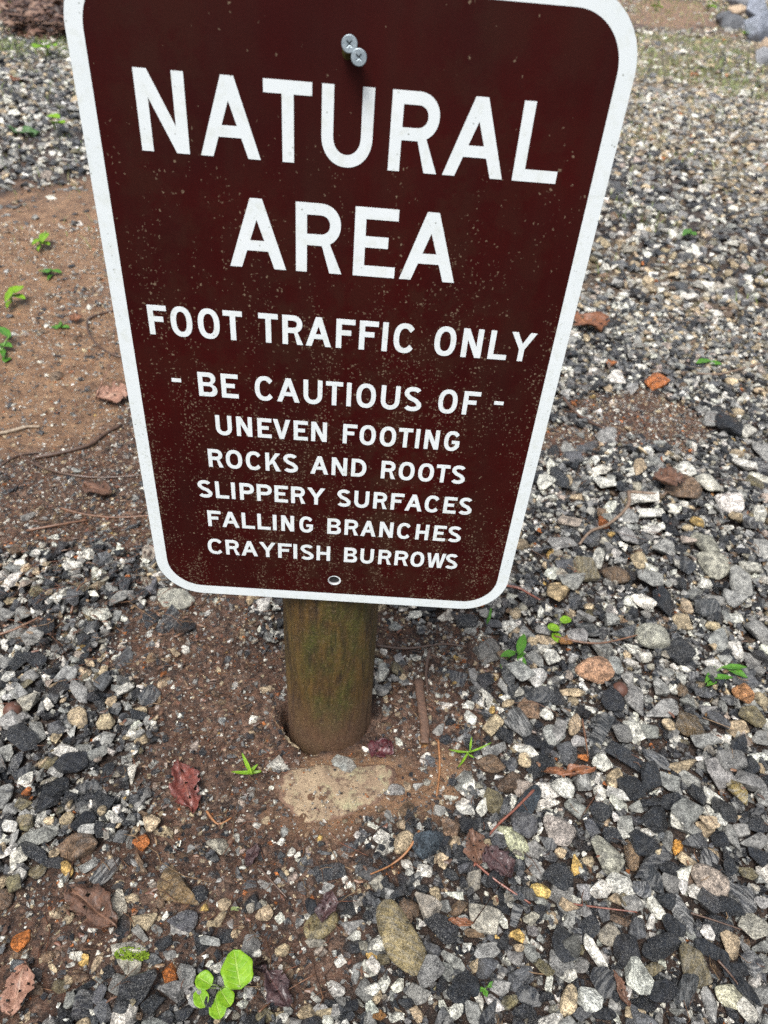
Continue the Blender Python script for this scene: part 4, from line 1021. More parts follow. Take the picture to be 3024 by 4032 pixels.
def post_material():
    t = N("mossy_treated_timber")
    vs = t.pos((1, 1, 0.16)); sep = t.n("ShaderNodeSeparateXYZ"); t.l(t.n("ShaderNodeNewGeometry").outputs["Position"], sep.inputs[0])
    grain = t.noise(120, 5, 0.7, vs)
    base = t.mix(t.ramp(grain, 0.34, 0.64), (0.026, 0.014, 0.006), (0.150, 0.085, 0.020))
    crk = t.math('ABSOLUTE', t.math('SUBTRACT', t.noise(55, 3, .55, t.pos((1, 1, .05))), .5))
    base = t.mix(t.math('MULTIPLY', t.ramp(crk, .002, .010, (1, 1, 1), (0, 0, 0)), t.ramp(t.noise(20, 2, .5), .42, .58)), base, (.008, .005, .003))
    moss = t.math('MULTIPLY', t.ramp(t.noise(26, 5, 0.65, t.pos((1, 1, 0.5))), 0.40, 0.62), t.ramp(t.math('ABSOLUTE', t.math('SUBTRACT', sep.outputs[0], 0.004)), 0.008, 0.045, (1, 1, 1), (0.30, 0.30, 0.30)))
    base = t.mix(moss, base, t.mix(t.ramp(t.noise(170, 4, .75), .42, .60), (0.046, 0.056, 0.010), (0.095, 0.105, 0.018)))
    base = t.mix(t.ramp(t.noise(60, 4, 0.6, t.pos((1, 1, 0.35))), 0.56, 0.72), base, (0.030, 0.019, 0.011))
    # mud thrown up by rain on the lowest part, and fine grit everywhere
    z = t.math('ADD', sep.outputs[2], t.math('MULTIPLY', t.noise(40, 4, 0.6), 0.07))
    spl = t.ramp(z, 0.045, 0.12, (1, 1, 1), (0, 0, 0))
    base = t.mix(t.math('MULTIPLY', spl, 0.75), base, (0.135, 0.075, 0.048))
    base = t.mix(t.math('MULTIPLY', t.ramp(t.noise(330, 4, 0.85), 0.55, 0.64), 0.62), base, (0.23, 0.16, 0.095))
    b = t.bump(grain, 0.004, 1.0); b = t.bump(t.noise(420, 4, 0.85), 0.0014, 1.0, b)
    return t.set(base, 0.55, b)
M_POST = post_material()

LEAFM = {
    'bright': leaf_mat("bright_green_leaf", (0.27, 0.48, 0.022), (0.16, 0.36, 0.014), (0.44, 0.60, 0.14), 0.45, .30, bump=.0006),
    'mid':    leaf_mat("green_leaf", (0.055, 0.20, 0.018), (0.10, 0.27, 0.025), (0.20, 0.36, 0.08), 0.32, .25, .2, bump=.0006),
    'pale':   leaf_mat("pale_green_leaf", (0.26, 0.33, 0.12), (0.20, 0.22, 0.09), (0.3, 0.4, 0.15), 0.42, .2),
    'red':    leaf_mat("wet_red_leaf", (0.19, 0.045, 0.032), (0.075, 0.022, 0.018), (0.25, 0.09, 0.06), 0.38, 0, .25, .003),
    'brown':  leaf_mat("dead_brown_leaf", (0.15, 0.072, 0.042), (0.055, 0.030, 0.020), (0.24, 0.13, 0.08), 0.5, 0, .1, .003),
    'pink':   leaf_mat("faded_leaf", (0.38, 0.21, 0.145), (0.17, 0.085, 0.058), (0.42, 0.28, 0.2), 0.5, 0, .1, .003),
    'purple': leaf_mat("dark_purple_leaf", (0.075, 0.038, 0.038), (0.028, 0.016, 0.018), (0.12, 0.06, 0.055), 0.36, 0, .25, .003),
    'orange': leaf_mat("orange_leaf", (0.24, 0.095, 0.042), (0.11, 0.048, 0.026), (0.32, 0.15, 0.07), 0.42, 0, .2, .002),
    'crimson': leaf_mat("crimson_leaf", (0.09, 0.014, 0.018), (0.035, 0.009, 0.012), (0.15, 0.04, 0.04), 0.35, 0, .25, .003),
    'yellow': leaf_mat("straw_leaf", (0.50, 0.36, 0.17), (0.36, 0.23, 0.10), (0.55, 0.42, 0.22), 0.45),
    'green':  leaf_mat("dark_green_leaf", (0.04, 0.10, 0.03), (0.07, 0.15, 0.045), (0.12, 0.2, 0.07), 0.38, 0, .2),
}
STICKM = {
    'pale': simple_mat("weathered_stick", (0.36, 0.29, 0.21), (0.17, 0.12, 0.08), 120, 0.5, 0.001, 260),
    'dark': simple_mat("wet_dark_twig", (0.060, 0.034, 0.024), (0.11, 0.065, 0.042), 200, 0.35, 0.001, 300, coat=0.4),
    'grey': simple_mat("grey_twig", (0.25, 0.18, 0.13), (0.14, 0.095, 0.065), 200, 0.45, 0.001, 300),
    'red':  simple_mat("reddish_twig", (0.24, 0.085, 0.055), (0.13, 0.05, 0.035), 200, 0.32, 0.0006, 300, coat=0.4),
    'brown': simple_mat("brown_twig", (0.20, 0.10, 0.055), (0.10, 0.052, 0.032), 200, 0.4, 0.0008, 300, coat=0.2),
    'bark': simple_mat("weathered_wood_strip", (0.075, 0.044, 0.030), (0.15, 0.085, 0.055), 260, 0.5, 0.0012, 320),
    'orange': simple_mat("orange_rootlet", (0.36, 0.17, 0.07), (0.22, 0.10, 0.045), 200, 0.4, 0.0006, 300),
}
M_NUT = simple_mat("brown_nut_shell", (0.115, 0.050, 0.032), (0.075, 0.034, 0.024), 160, 0.55, 0.0010, 260)

# ------------------------------------------------------------------ ground
POST_R = 1.88 * IN
POST_Y = POST_R + 0.0035

def vnoise(x, y, s, seed):
    """smooth value noise on numpy arrays"""
    x = np.asarray(x, float) / s; y = np.asarray(y, float) / s
    xi = np.floor(x).astype(np.int64); yi = np.floor(y).astype(np.int64); fx = x - xi; fy = y - yi
    fx = fx * fx * (3 - 2 * fx); fy = fy * fy * (3 - 2 * fy)
    def h(a, b):
        v = (a * 374761393 + b * 668265263 + seed * 974634777) & 0xffffffff
        v = ((v ^ (v >> 13)) * 1274126177) & 0xffffffff
        return ((v ^ (v >> 16)) & 0xffff) / 65535.0
    return (h(xi, yi) * (1 - fx) + h(xi + 1, yi) * fx) * (1 - fy) + (h(xi, yi + 1) * (1 - fx) + h(xi + 1, yi + 1) * fx) * fy

def zone(name, x, y):
    w = np.zeros(np.shape(x))
    nz = (vnoise(x, y, 0.05, 3) - 0.5) * 0.7 + (vnoise(x, y, 0.015, 5) - 0.5) * 0.35
    for cx, cy, L, W, th, a in ZONES[name]:
        dx, dy = x - cx, y - cy
        u = (dx * math.cos(th) + dy * math.sin(th)) / (L / 2 + 1e-6); v = (-dx * math.sin(th) + dy * math.cos(th)) / (W / 2 + 1e-6)
        d = np.sqrt(u * u + v * v) + nz
        w = np.maximum(w, a * np.clip((1.25 - d) / 0.5, 0, 1))
    return w

fr = np.array(FLATROCK); frc = fr.mean(0)
def ground_z(x, y):
    x = np.asarray(x, float); y = np.asarray(y, float)
    far = np.clip(np.hypot(x, y) / 3.0, 0, 1)
    bed = np.clip(1.6 - np.hypot((x - frc[0]) / 0.066, (y - frc[1]) / 0.036), 0, 1)
    z = (vnoise(x, y, 0.22, 1) - 0.5) * 0.012 + (vnoise(x, y, 0.06, 2) - 0.5) * 0.006 + (vnoise(x, y, 0.018, 4) - 0.5) * 0.0034 + (vnoise(x, y, 0.0085, 14) - 0.5) * 0.0022
    z = z + far * (vnoise(x, y, 1.7, 9) - 0.5) * 0.05
    z = z * (1 - bed) + bed * ((vnoise(x, y, 0.014, 4) - 0.5) * 0.0034 + (vnoise(x, y, 0.006, 14) - 0.5) * 0.0016 + .0006)
    r = np.hypot(x, y - POST_Y); a = np.degrees(np.arctan2(y - POST_Y, x)) % 360
    z = z - 0.006 * np.clip(1 - (r - POST_R) / 0.02, 0, 1)
    crack = np.clip((a - 168) / 14, 0, 1) * np.clip((262 - a) / 26, 0, 1)
    z = z - 0.055 * crack * np.clip((POST_R + 0.0085 - r) / 0.004, 0, 1)
    z = z + 0.005 * crack * np.exp(-((r - POST_R - 0.016) / 0.007) ** 2)
    return z

def graded(lo, hi, step, far_lo, far_hi, g=1.085):
    a = list(np.arange(lo, hi + 1e-9, step)); s = step
    x = hi
    while x < far_hi: s *= g; x += s; a.append(x)
    s = step; x = lo
    while x > far_lo: s *= g; x -= s; a.insert(0, x)
    return np.array(a)
gx = graded(-0.46, 0.80, 0.0042, -70, 70); gy = graded(-0.34, 0.62, 0.0042, -30, 110)
GX, GY = np.meshgrid(gx, gy)
GZ = ground_z(GX, GY)
V = np.stack([GX.ravel(), GY.ravel(), GZ.ravel()], 1)
nx, ny = len(gx), len(gy)
ii = (np.arange(ny - 1)[:, None] * nx + np.arange(nx - 1)[None, :]).ravel()
F = np.stack([ii, ii + 1, ii + nx + 1, ii + nx], 1)
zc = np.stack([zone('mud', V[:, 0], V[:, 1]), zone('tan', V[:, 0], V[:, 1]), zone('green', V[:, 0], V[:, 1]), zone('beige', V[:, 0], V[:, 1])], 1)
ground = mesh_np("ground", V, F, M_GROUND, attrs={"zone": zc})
tag(ground, "wet red brown clay soil under the gravel, bare around the post and left of the sign", kind="structure")

# ------------------------------------------------------------------ stones
def ico(sub):
    bm = bmesh.new(); bmesh.ops.create_icosphere(bm, subdivisions=sub, radius=1.0)
    v = np.array([x.co[:] for x in bm.verts]); f = np.array([[q.index for q in p.verts] for p in bm.faces]); bm.free()
    return v / np.linalg.norm(v, axis=1)[:, None], f
ICO = {1: ico(1), 2: ico(2), 3: ico(3), 4: ico(4)}

def rock_shape(sub, seed, p=16, rough=0.02, npl=13, cap=1.25, dmin=.5):
    r = np.random.default_rng(seed); v, f = ICO[sub]
    n = r.normal(size=(npl, 3)); n /= np.linalg.norm(n, axis=1)[:, None]
    d = r.uniform(dmin, 1.0, npl)
    dots = np.clip(v @ n.T, 0, None) / d
    rad = (np.sum(dots ** p, 1) + (1 / cap) ** p) ** (-1.0 / p)
    q = v * rad[:, None]
    if rough: q = q * (1 + rough * r.normal(size=(len(v), 1)))
    lo, hi = q.min(0), q.max(0)
    return (q - (lo + hi) / 2) / ((hi - lo) / 2)
def chip(seed, n, bev):
    """crushed-stone chip: hull of a few points, edges slightly worn"""
    r = np.random.default_rng(seed)
    d = r.normal(size=(n, 3)); d /= (np.sum(np.abs(d) ** 2.5, 1) ** (1 / 2.5))[:, None]; d *= r.uniform(.72, 1.0, (n, 1))
    bm = bmesh.new()
    for p in d: bm.verts.new(p)
    h = bmesh.ops.convex_hull(bm, input=bm.verts)
    junk = [g for g in h["geom_interior"] + h["geom_unused"] if isinstance(g, bmesh.types.BMVert)]
    bmesh.ops.delete(bm, geom=list(set(junk)), context='VERTS')
    bmesh.ops.dissolve_limit(bm, angle_limit=.30, verts=bm.verts, edges=bm.edges)
    if bev: bmesh.ops.bevel(bm, geom=bm.edges[:], offset=bev, segments=1, affect='EDGES', profile=.5, clamp_overlap=True)
    bmesh.ops.triangulate(bm, faces=bm.faces)
    bm.normal_update()
    v = np.array([x.co[:] for x in bm.verts]); f = np.array([[q.index for q in p.verts] for p in bm.faces]); bm.free()
    lo, hi = v.min(0), v.max(0)
    return (v - (lo + hi) / 2) / ((hi - lo) / 2), f
CHIPS = {1: [chip(10 + k, 7 + k % 3, 0) for k in range(16)], 2: [chip(60 + k, 9 + k % 3, .0) for k in range(30)],
         3: [chip(120 + k, 10 + k % 5, .085) for k in range(44)], 4: [chip(200 + k, 12 + k % 5, .07) for k in range(24)]}
ROUND = {s: [(rock_shape(s, 900 + 100 * s + k, p=9, rough=0.010, npl=12, cap=1.05, dmin=.62), ICO[s][1]) for k in range(6)] for s in (2, 3, 4)}

# kind: colour, speckle, banding, wetness, roundness
K = {
 'd': ((.0115, .0148, .0210), .38, .05, .55, 0), 'M': ((.034, .039, .048), .50, .28, .5, 0), 'm': ((.085, .09, .102), .5, .15, .45, 0),
 'g': ((.310, .314, .306), .45, .20, .3, 0), 'w': ((.66, .65, .60), .14, .0, .2, 0), 't': ((.43, .345, .235), .12, 0, .3, .3),
 'b': ((.165, .110, .070), .15, .1, .3, .2), 'B': ((.25, .125, .045), .1, 0, .3, 0), 'o': ((.36, .125, .04), .08, 0, .3, 0),
 'y': ((.50, .34, .12), .08, 0, .35, .5), 's': ((.22, .22, .215), .9, .1, .4, 0), 'n': ((.065, .07, .08), .35, .5, .45, 0),
 'v': ((.17, .145, .085), .25, .15, .35, .1), 'c': ((.36, .335, .28), .6, .1, .25, .2), 'p': ((.37, .31, .27), .25, 0, .3, .2),
 'q': ((.10, .105, .115), .3, .75, .4, 0), 'x': ((.12, .12, .12), .2, 0, .3, 0),
}
KN = {  # stones described one by one
 'O': ((.40, .135, .035), .06, 0, .25, 0), 'T': ((.56, .44, .29), .35, 0, .3, .8), 'V': ((.25, .20, .105), .35, .2, .25, .85), 'W': ((.70, .67, .55), .10, 0, .2, 0),
 'G': ((.38, .37, .32), .40, .15, .3, 0), 'D': ((.020, .023, .030), .70, .05, .5, 0), 'B': ((.20, .135, .065), .25, .15, .3, 0), 'Q': ((.050, .064, .082), .15, 0, .3, .7),
 'C': ((.44, .45, .32), .15, .1, .3, 0), 'P': ((.38, .35, .33), .30, 0, .3, .8), 'Y': ((.62, .45, .16), .08, 0, .3, .7), 'S': ((.50, .47, .40), .75, 0, .25, .5),
 'U': ((.60, .50, .33), .15, 0, .25, .2), 'L': ((.19, .125, .075), .1, 0, .7, .9), 'A': ((.62, .31, .07), .05, 0, .35, .2), 'N': ((.13, .14, .15), .2, .65, .4, 0),
 'Z': ((.72, .76, .74), .25, .0, .3, 0), 'E': ((.66, .63, .48), .05, 0, .25, .4), 'R': ((.42, .255, .165), .3, 0, .3, .7), 'H': ((.38, .375, .32), .35, .1, .3, .6),
 'X': ((.13, .085, .045), .2, .35, .7, 0), 'F': ((.36, .18, .085), .15, 0, .3, 0), 'J': ((.26, .20, .08), .15, .5, .4, 0), 'K': ((.47, .36, .22), .15, 0, .25, .1),
 'M': ((.055, .061, .074), .5, .25, .5, 0), 'b': ((.165, .110, .070), .15, .1, .3, .2),
}

class Stones:
    """collects stones, then writes them as one joined mesh"""
    def __init__(s): s.items = []
    def add(s, x, y, z, L, W, T, th, kind, sub, tilt=0.25, named=False, muddy=0.0, jit=0.12):
        s.items.append((x, y, z, L, W, T, th, kind, sub, tilt, named, muddy, jit))
    @staticmethod
    def one(it):
        x, y, z, L, W, T, th, kind, sub, tilt, named, muddy, jit = it
        c, sp, bd, wet, rd = K[kind] if kind in K and not named else KN.get(kind) or K[kind]
        smooth = sub > 1 and rng.random() < rd
        fam = ROUND if smooth else CHIPS
        shp, f = fam[sub][rng.integers(len(fam[sub]))]
        e = rng.normal(0, tilt, 2)
        R = (Matrix.Rotation(th, 3, 'Z') @ Euler((float(e[0]) * .8, float(e[1]) * .5, 0)).to_matrix())
        q = (shp * np.array([L / 2, W / 2, T / 2])) @ np.array(R).T
        j = 1 + rng.normal(0, jit)
        cc = np.clip(np.array(c) * max(j, .5) * (1 + rng.normal(0, .014, 3)), 0.01, 0.85)
        tone = np.array([*cc, muddy]); pat = np.array([sp * rng.uniform(.15, 1.1), bd * rng.uniform(.4, 1.3), wet * rng.uniform(.5, 1.2), rng.random()])
        return q + np.array([x, y, z]), f, np.clip(tone, 0, 1), np.clip(pat, 0, 1), smooth
    def build(s, name, parent=None):
        Vs, Fs, A, B, S_ = [], [], [], [], []; o = 0
        for it in s.items:
            v, f, a, b, sm = s.one(it); S_.append(np.full(len(f), sm))
            Vs.append(v); Fs.append(f + o); o += len(v); A.append(np.repeat(a[None], len(v), 0)); B.append(np.repeat(b[None], len(v), 0))
        o = mesh_np(name, np.concatenate(Vs), np.concatenate(Fs), M_STONE, parent, True, {"tone": np.concatenate(A), "pattern": np.concatenate(B)})
        o.data.polygons.foreach_set("use_smooth", np.concatenate(S_)); return o

def single_stone(it, name, parent=None):
    """one stone as an object of its own, origin at its centre"""
    v, f, a, b, sm = Stones.one(it)
    c = np.array(it[:3]); v = v - c
    o = mesh_np(name, v, f, M_STONE, parent, bool(sm), {"tone": np.repeat(a[None], len(v), 0), "pattern": np.repeat(b[None], len(v), 0)})
    o.location = c; return o

# frustum test (with a margin all round) so that only ground the camera can see is dressed
camM = np.array(cam.rotation_euler.to_matrix()); camP = np.array(cam.location)
def seen(x, y, margin=1.12):
    d = (np.stack([x, y, np.zeros(np.shape(x))], -1) - camP) @ camM
    u = d[..., 0] / -d[..., 2] * 25.4524 / 13.5; v = d[..., 1] / -d[..., 2] * 25.4524 / 18.0
    return (d[..., 2] < -0.05) & (np.abs(u) < margin) & (v > -margin) & (v < margin)

class Field:
    """height map the stones are dropped on, so that they pile up instead of floating"""
    def __init__(s, x0, x1, y0, y1, cell):
        s.x0, s.y0, s.c = x0, y0, cell
        s.nx, s.ny = int((x1 - x0) / cell), int((y1 - y0) / cell)
        X, Y = np.meshgrid(x0 + (np.arange(s.nx) + .5) * cell, y0 + (np.arange(s.ny) + .5) * cell)
        s.G = ground_z(X, Y); s.H = s.G.copy(); s.block = np.zeros_like(s.H, bool)
    def win(s, x, y, r):
        k = max(1, int(math.ceil(r / s.c))); i, j = int((x - s.x0) / s.c), int((y - s.y0) / s.c)
        if i - k < 0 or j - k < 0 or i + k + 1 > s.nx or j + k + 1 > s.ny: return None
        return slice(j - k, j + k + 1), slice(i - k, i + k + 1), k
    def drop(s, x, y, L, W, T, th, cap=0.012, sink=0.34, check_block=True, force=False):
        w = s.win(x, y, L / 2)
        if w is None: return None
        a, b, k = w
        g = np.arange(-k, k + 1) * s.c; dx, dy = g[None, :], g[:, None]
        u = (dx * math.cos(th) + dy * math.sin(th)) / (L / 2); v = (-dx * math.sin(th) + dy * math.cos(th)) / (W / 2)
        e = 1 - u * u - v * v; m = e > 0
        if not m.any(): m[k, k] = True; e[k, k] = 1
        if check_block and not force and s.block[a, b][m].mean() > 0.22: return None
        Hs = s.H[a, b][m]; base = Hs.mean() * .6 + Hs.max() * .4 if len(Hs) > 1 else Hs[0]
        rise = base - s.G[a, b][m].mean()
        if not force and rise > cap: return None
        z = base + T * (0.5 - sink)
        top = z + T / 2 * np.sqrt(np.clip(e, 0, 1))
        s.H[a, b] = np.where(m, np.maximum(s.H[a, b], top), s.H[a, b])
        return z
    def mark(s, x, y, L, W, th):
        w = s.win(x, y, L / 2)
        if w is None: return
        a, b, k = w; g = np.arange(-k, k + 1) * s.c; dx, dy = g[None, :], g[:, None]
        u = (dx * math.cos(th) + dy * math.sin(th)) / (L / 2 * .9); v = (-dx * math.sin(th) + dy * math.cos(th)) / (W / 2 * .9)
        s.block[a, b] |= (u * u + v * v) < 0.92

FD = Field(-0.75, 1.25, -0.38, 1.35, 0.0028)
# nothing stands where the post stands, nor on the flat rock in the mud
for rr in np.arange(0, POST_R + .004, .004):
    pass
Xb, Yb = np.meshgrid(FD.x0 + (np.arange(FD.nx) + .5) * FD.c, FD.y0 + (np.arange(FD.ny) + .5) * FD.c)
FD.block |= np.hypot(Xb, Yb - POST_Y) < POST_R + 0.010
fr = np.array(FLATROCK); frc = fr.mean(0)
FD.block |= (np.abs((Xb - frc[0]) / 0.062) ** 2 + np.abs((Yb - frc[1]) / 0.032) ** 2) < .8

def pick(keys, ws):
    t = rnd.random() * sum(ws)
    for k, w_ in zip(keys, ws):
        t -= w_
        if t <= 0: return k
    return keys[-1]
NEARK = (['d', 'M', 'm', 'g', 'w', 't', 'b', 's', 'n', 'v', 'c', 'o', 'y', 'B', 'p'], [27, 14, 9, 17, 19, 3.5, 1.8, 7, 5, 1.5, 4, .3, .25, .2, 1.2])
FARK = (['d', 'M', 'm', 'g', 'w', 't', 'b', 's', 'v', 'c', 'p', 'o'], [7, 5, 7, 16, 20, 24, 5, 3, 6, 16, 11, .8])
MUDK = (['d', 'M', 'm', 'g', 'w', 't', 'b', 'o', 's', 'p', 'y'], [17, 9, 9, 14, 13, 13, 12, 1.6, 5, 5, .4])

# listed stones claim their places first
listed = []
for s in STONES:
    x, y, L, W, th, kind = s[:6]; lab = s[6] if len(s) > 6 else None
    if math.hypot(x, y - POST_Y) < POST_R + 0.004: continue
    if W > L: L, W, th = W, L, th + math.pi / 2
    W = max(W, L * 0.36)
    FD.mark(x, y, L, W, th)
    listed.append([x, y, L, W, th, kind, lab])

# filler stones of the near gravel, dropped at random; smaller and sparser where the mud is bare
fill = Stones()
n_try = 62000
xs = rng.uniform(-0.72, 1.22, n_try * 3); ys = rng.uniform(-0.36, 1.32, n_try * 3)
ok = seen(xs, ys); xs, ys = xs[ok], ys[ok]
mu = zone('mud', xs, ys); be = zone('beige', xs, ys)
dist = np.sqrt((xs - camP[0]) ** 2 + (ys - camP[1]) ** 2 + camP[2] ** 2)
order = np.argsort(-rng.random(len(xs)) - 0)
for q, i in enumerate(order[:n_try]):
    x, y, m_ = xs[i], ys[i], mu[i]
    if rng.random() < m_ * 0.86: continue
    big = rng.lognormal(math.log(0.0125), 0.36) if m_ < .3 else rng.lognormal(math.log(0.0075), 0.42)
    if q > n_try * .3: big *= 0.80
    if q > n_try * .6: big *= 0.75
    L = float(np.clip(big * (1 + .15 * min(1.0, max(0.0, y - .2))), 0.0035, 0.030)); W = L * rng.uniform(.55, .95); T = W * rng.uniform(.5, .9)
    th = rng.uniform(0, math.pi)
    muddy = m_ > .3
    z = FD.drop(x, y, L, W, T, th, cap=0.004 if muddy else 0.010, sink=0.62 if muddy else 0.38)
    if z is None: continue
    kind = pick(*(MUDK if muddy else (FARK if rng.random() < be[i] else NEARK)))
    sub = 3 if (L > .0125 and dist[i] < .80 and not muddy) else 2
    fill.add(x, y, z, L, W, T, th, kind, sub, .42, False, .9 if muddy else .25 * rng.random() + .5 * m_, .18)

xs2 = rng.uniform(-0.72, 1.1, 90000); ys2 = rng.uniform(-0.36, 1.0, 90000); ok = seen(xs2, ys2); xs2, ys2 = xs2[ok], ys2[ok]
mu2 = zone('mud', xs2, ys2); n_f = 0
for i in range(len(xs2)):
    if n_f > 13000: break
    if rng.random() < mu2[i] * .9: continue
    L = float(rng.uniform(.0028, .0062)); W = L * rng.uniform(.6, .95); T = W * rng.uniform(.6, .9); th = rng.uniform(0, 3.14)
    z = FD.drop(xs2[i], ys2[i], L, W, T, th, cap=.0075, sink=.45)
    if z is None: continue
    n_f += 1
    fill.add(xs2[i], ys2[i], z, L, W, T, th, pick(*NEARK) if mu2[i] < .4 else pick(*MUDK), 1, .5, False, .35, .25)

things = []
for x, y, L, W, th, kind, lab in listed:
    d = math.sqrt((x - camP[0]) ** 2 + (y - camP[1]) ** 2 + camP[2] ** 2)
    m_ = float(zone('mud', np.array([x]), np.array([y]))[0])
    T = W * rng.uniform(.5, .8)
    sink = .56 if m_ > .3 else .25
    z = FD.drop(x, y, L * 1.04, W * 1.04, T, th, sink=sink, force=True)
    if z is None: z = ground_z(x, y) + T * .2
    z = float(min(z, float(ground_z(x, y)) + 0.012 + T * .35))
    named = lab is not None and kind in KN
    it = (x, y, z, L * 1.12, W * 1.14, T, th, kind, 4 if lab else 3, .14, named, .35 * m_ if lab else .7 * m_, .06 if lab else .12)
    things.append((L * W / d / d, it, lab))
loose = [t for t in things if not t[2]]; loose.sort(key=lambda t: -t[0])
n_named = sum(1 for t in things if t[2])
for a_, it, lab in things:
    if lab:
        o = single_stone(it, "pebble" if "pebble" in lab else "stone")
        tag(o, lab, "stone", "distinct stones lying in the gravel and mud")
for a_, it, lab in loose[:298 - n_named]:
    single_stone(it, "stone", ground)
for a_, it, lab in loose[298 - n_named:]:
    fill.items.append(it)
near_gravel = fill.build("gravel")
tag(near_gravel, "loose wet gravel of grey, black and white chips around the sign", "gravel", kind="stuff")

# gravel further off: smaller in the picture, so fewer facets
mid = Stones()
FM = Field(-3.6, 3.3, 0.2, 5.2, 0.009)
n_try = 40000
# sample more densely near the camera
yy = 0.75 + (5.0 - 0.75) * rng.random(n_try * 2) ** 1.35; xx = rng.uniform(-3.5, 3.2, n_try * 2)
ok = seen(xx, yy, 1.08) & ~((xx > -0.7) & (xx < 1.2) & (yy < 1.30)); xx, yy = xx[ok], yy[ok]
mm = zone('mud', xx, yy); bb = zone('beige', xx, yy)
for i in range(min(len(xx), n_try)):
    m_ = mm[i]
    if rng.random() < m_ * .93: continue
    L = float(np.clip(rng.lognormal(math.log((0.0165 if m_ < .4 else .010) + .0022 * yy[i]), .36), .005, .050)); W = L * rng.uniform(.6, .95); T = W * rng.uniform(.5, .85); th = rng.uniform(0, math.pi)
    z = FM.drop(xx[i], yy[i], L, W, T, th, cap=.010, sink=.4)
    if z is None: continue
    mid.add(xx[i], yy[i], z, L, W, T, th, pick(*(FARK if rng.random() < .25 + .6 * bb[i] else NEARK)), 1 if yy[i] > 1.7 else 2, .3, False, .2 + .6 * m_, .2)
n_far = 26000
yy = 5.0 + (26.0 - 5.0) * rng.random(n_far * 3) ** 1.6; xx = rng.uniform(-7, 12, n_far * 3)
ok = seen(xx, yy, 1.05); xx, yy = xx[ok][:n_far], yy[ok][:n_far]
mm = zone('mud', xx, yy); zz = ground_z(xx, yy)
for i in range(len(xx)):
    if rng.random() < mm[i] * .95: continue
    L = float(rng.lognormal(math.log(0.027 + .0012 * yy[i]), .35)); W = L * rng.uniform(.6, .95); T = W * rng.uniform(.5, .8)
    mid.add(xx[i], yy[i], zz[i] + T * .15, L, W, T, rng.uniform(0, math.pi), pick(*FARK), 1, .3, False, .3, .2)
far_gravel = mid.build("gravel")
tag(far_gravel, "pale gravel of the track running away behind the sign", "gravel", kind="stuff")

# sand and grit washed over the mud
def grit(n):
    v0 = np.array([[1, 0, 0], [-1, 0, 0], [0, 1, 0], [0, -1, 0], [0, 0, 1], [0, 0, -1]], float)
    f0 = np.array([[0, 2, 4], [2, 1, 4], [1, 3, 4], [3, 0, 4], [2, 0, 5], [1, 2, 5], [3, 1, 5], [0, 3, 5]])
    x = rng.uniform(-1.2, .9, n * 12); y = rng.uniform(-.33, 1.6, n * 12)
    ok = seen(x, y); x, y = x[ok], y[ok]; m = zone('mud', x, y); ok = (rng.random(len(x)) < (.15 + .85 * m) * (1 - .7 * zone('tan', x, y) * (y > .12))) & (np.hypot(x, y - POST_Y) > POST_R + .009)
    x, y = x[ok][:n], y[ok][:n]; n = len(x)
    onrock = .0026 * (np.hypot((x - frc[0]) / .060, (y - frc[1]) / .032) < 1)
    s = rng.lognormal(math.log(.00085), .45, n) * (1 + np.clip(y - .2, 0, 2) * .9); z = ground_z(x, y) + s * .3 + onrock
    th = rng.uniform(0, 6.28, n); ct, st_ = np.cos(th), np.sin(th)
    sc = s[:, None] * rng.uniform(.6, 1.3, (n, 3)); v = v0[None] * sc[:, None, :] * (1 + rng.normal(0, .15, (n, 6, 1)))
    vx = v[..., 0] * ct[:, None] - v[..., 1] * st_[:, None]; vy = v[..., 0] * st_[:, None] + v[..., 1] * ct[:, None]
    v = np.stack([vx + x[:, None], vy + y[:, None], v[..., 2] + z[:, None]], -1).reshape(-1, 3)
    f = (f0[None] + (np.arange(n) * 6)[:, None, None]).reshape(-1, 3)
    pal = np.array([K[k][0] for k in ('w', 'w', 't', 'g', 'd', 'b', 'o', 'p', 'g', 't')])
    c = pal[rng.integers(len(pal), size=n)]
    tone = np.concatenate([c, np.full((n, 1), .2)], 1); pat = np.stack([np.zeros(n), np.zeros(n), np.full(n, .9), rng.random(n)], 1)
    return mesh_np("sand", v, f, M_STONE, None, False, {"tone": np.repeat(tone, 6, 0), "pattern": np.repeat(pat, 6, 0)})
tag(grit(26000), "coarse sand grains washed over the wet mud", "sand", kind="stuff")

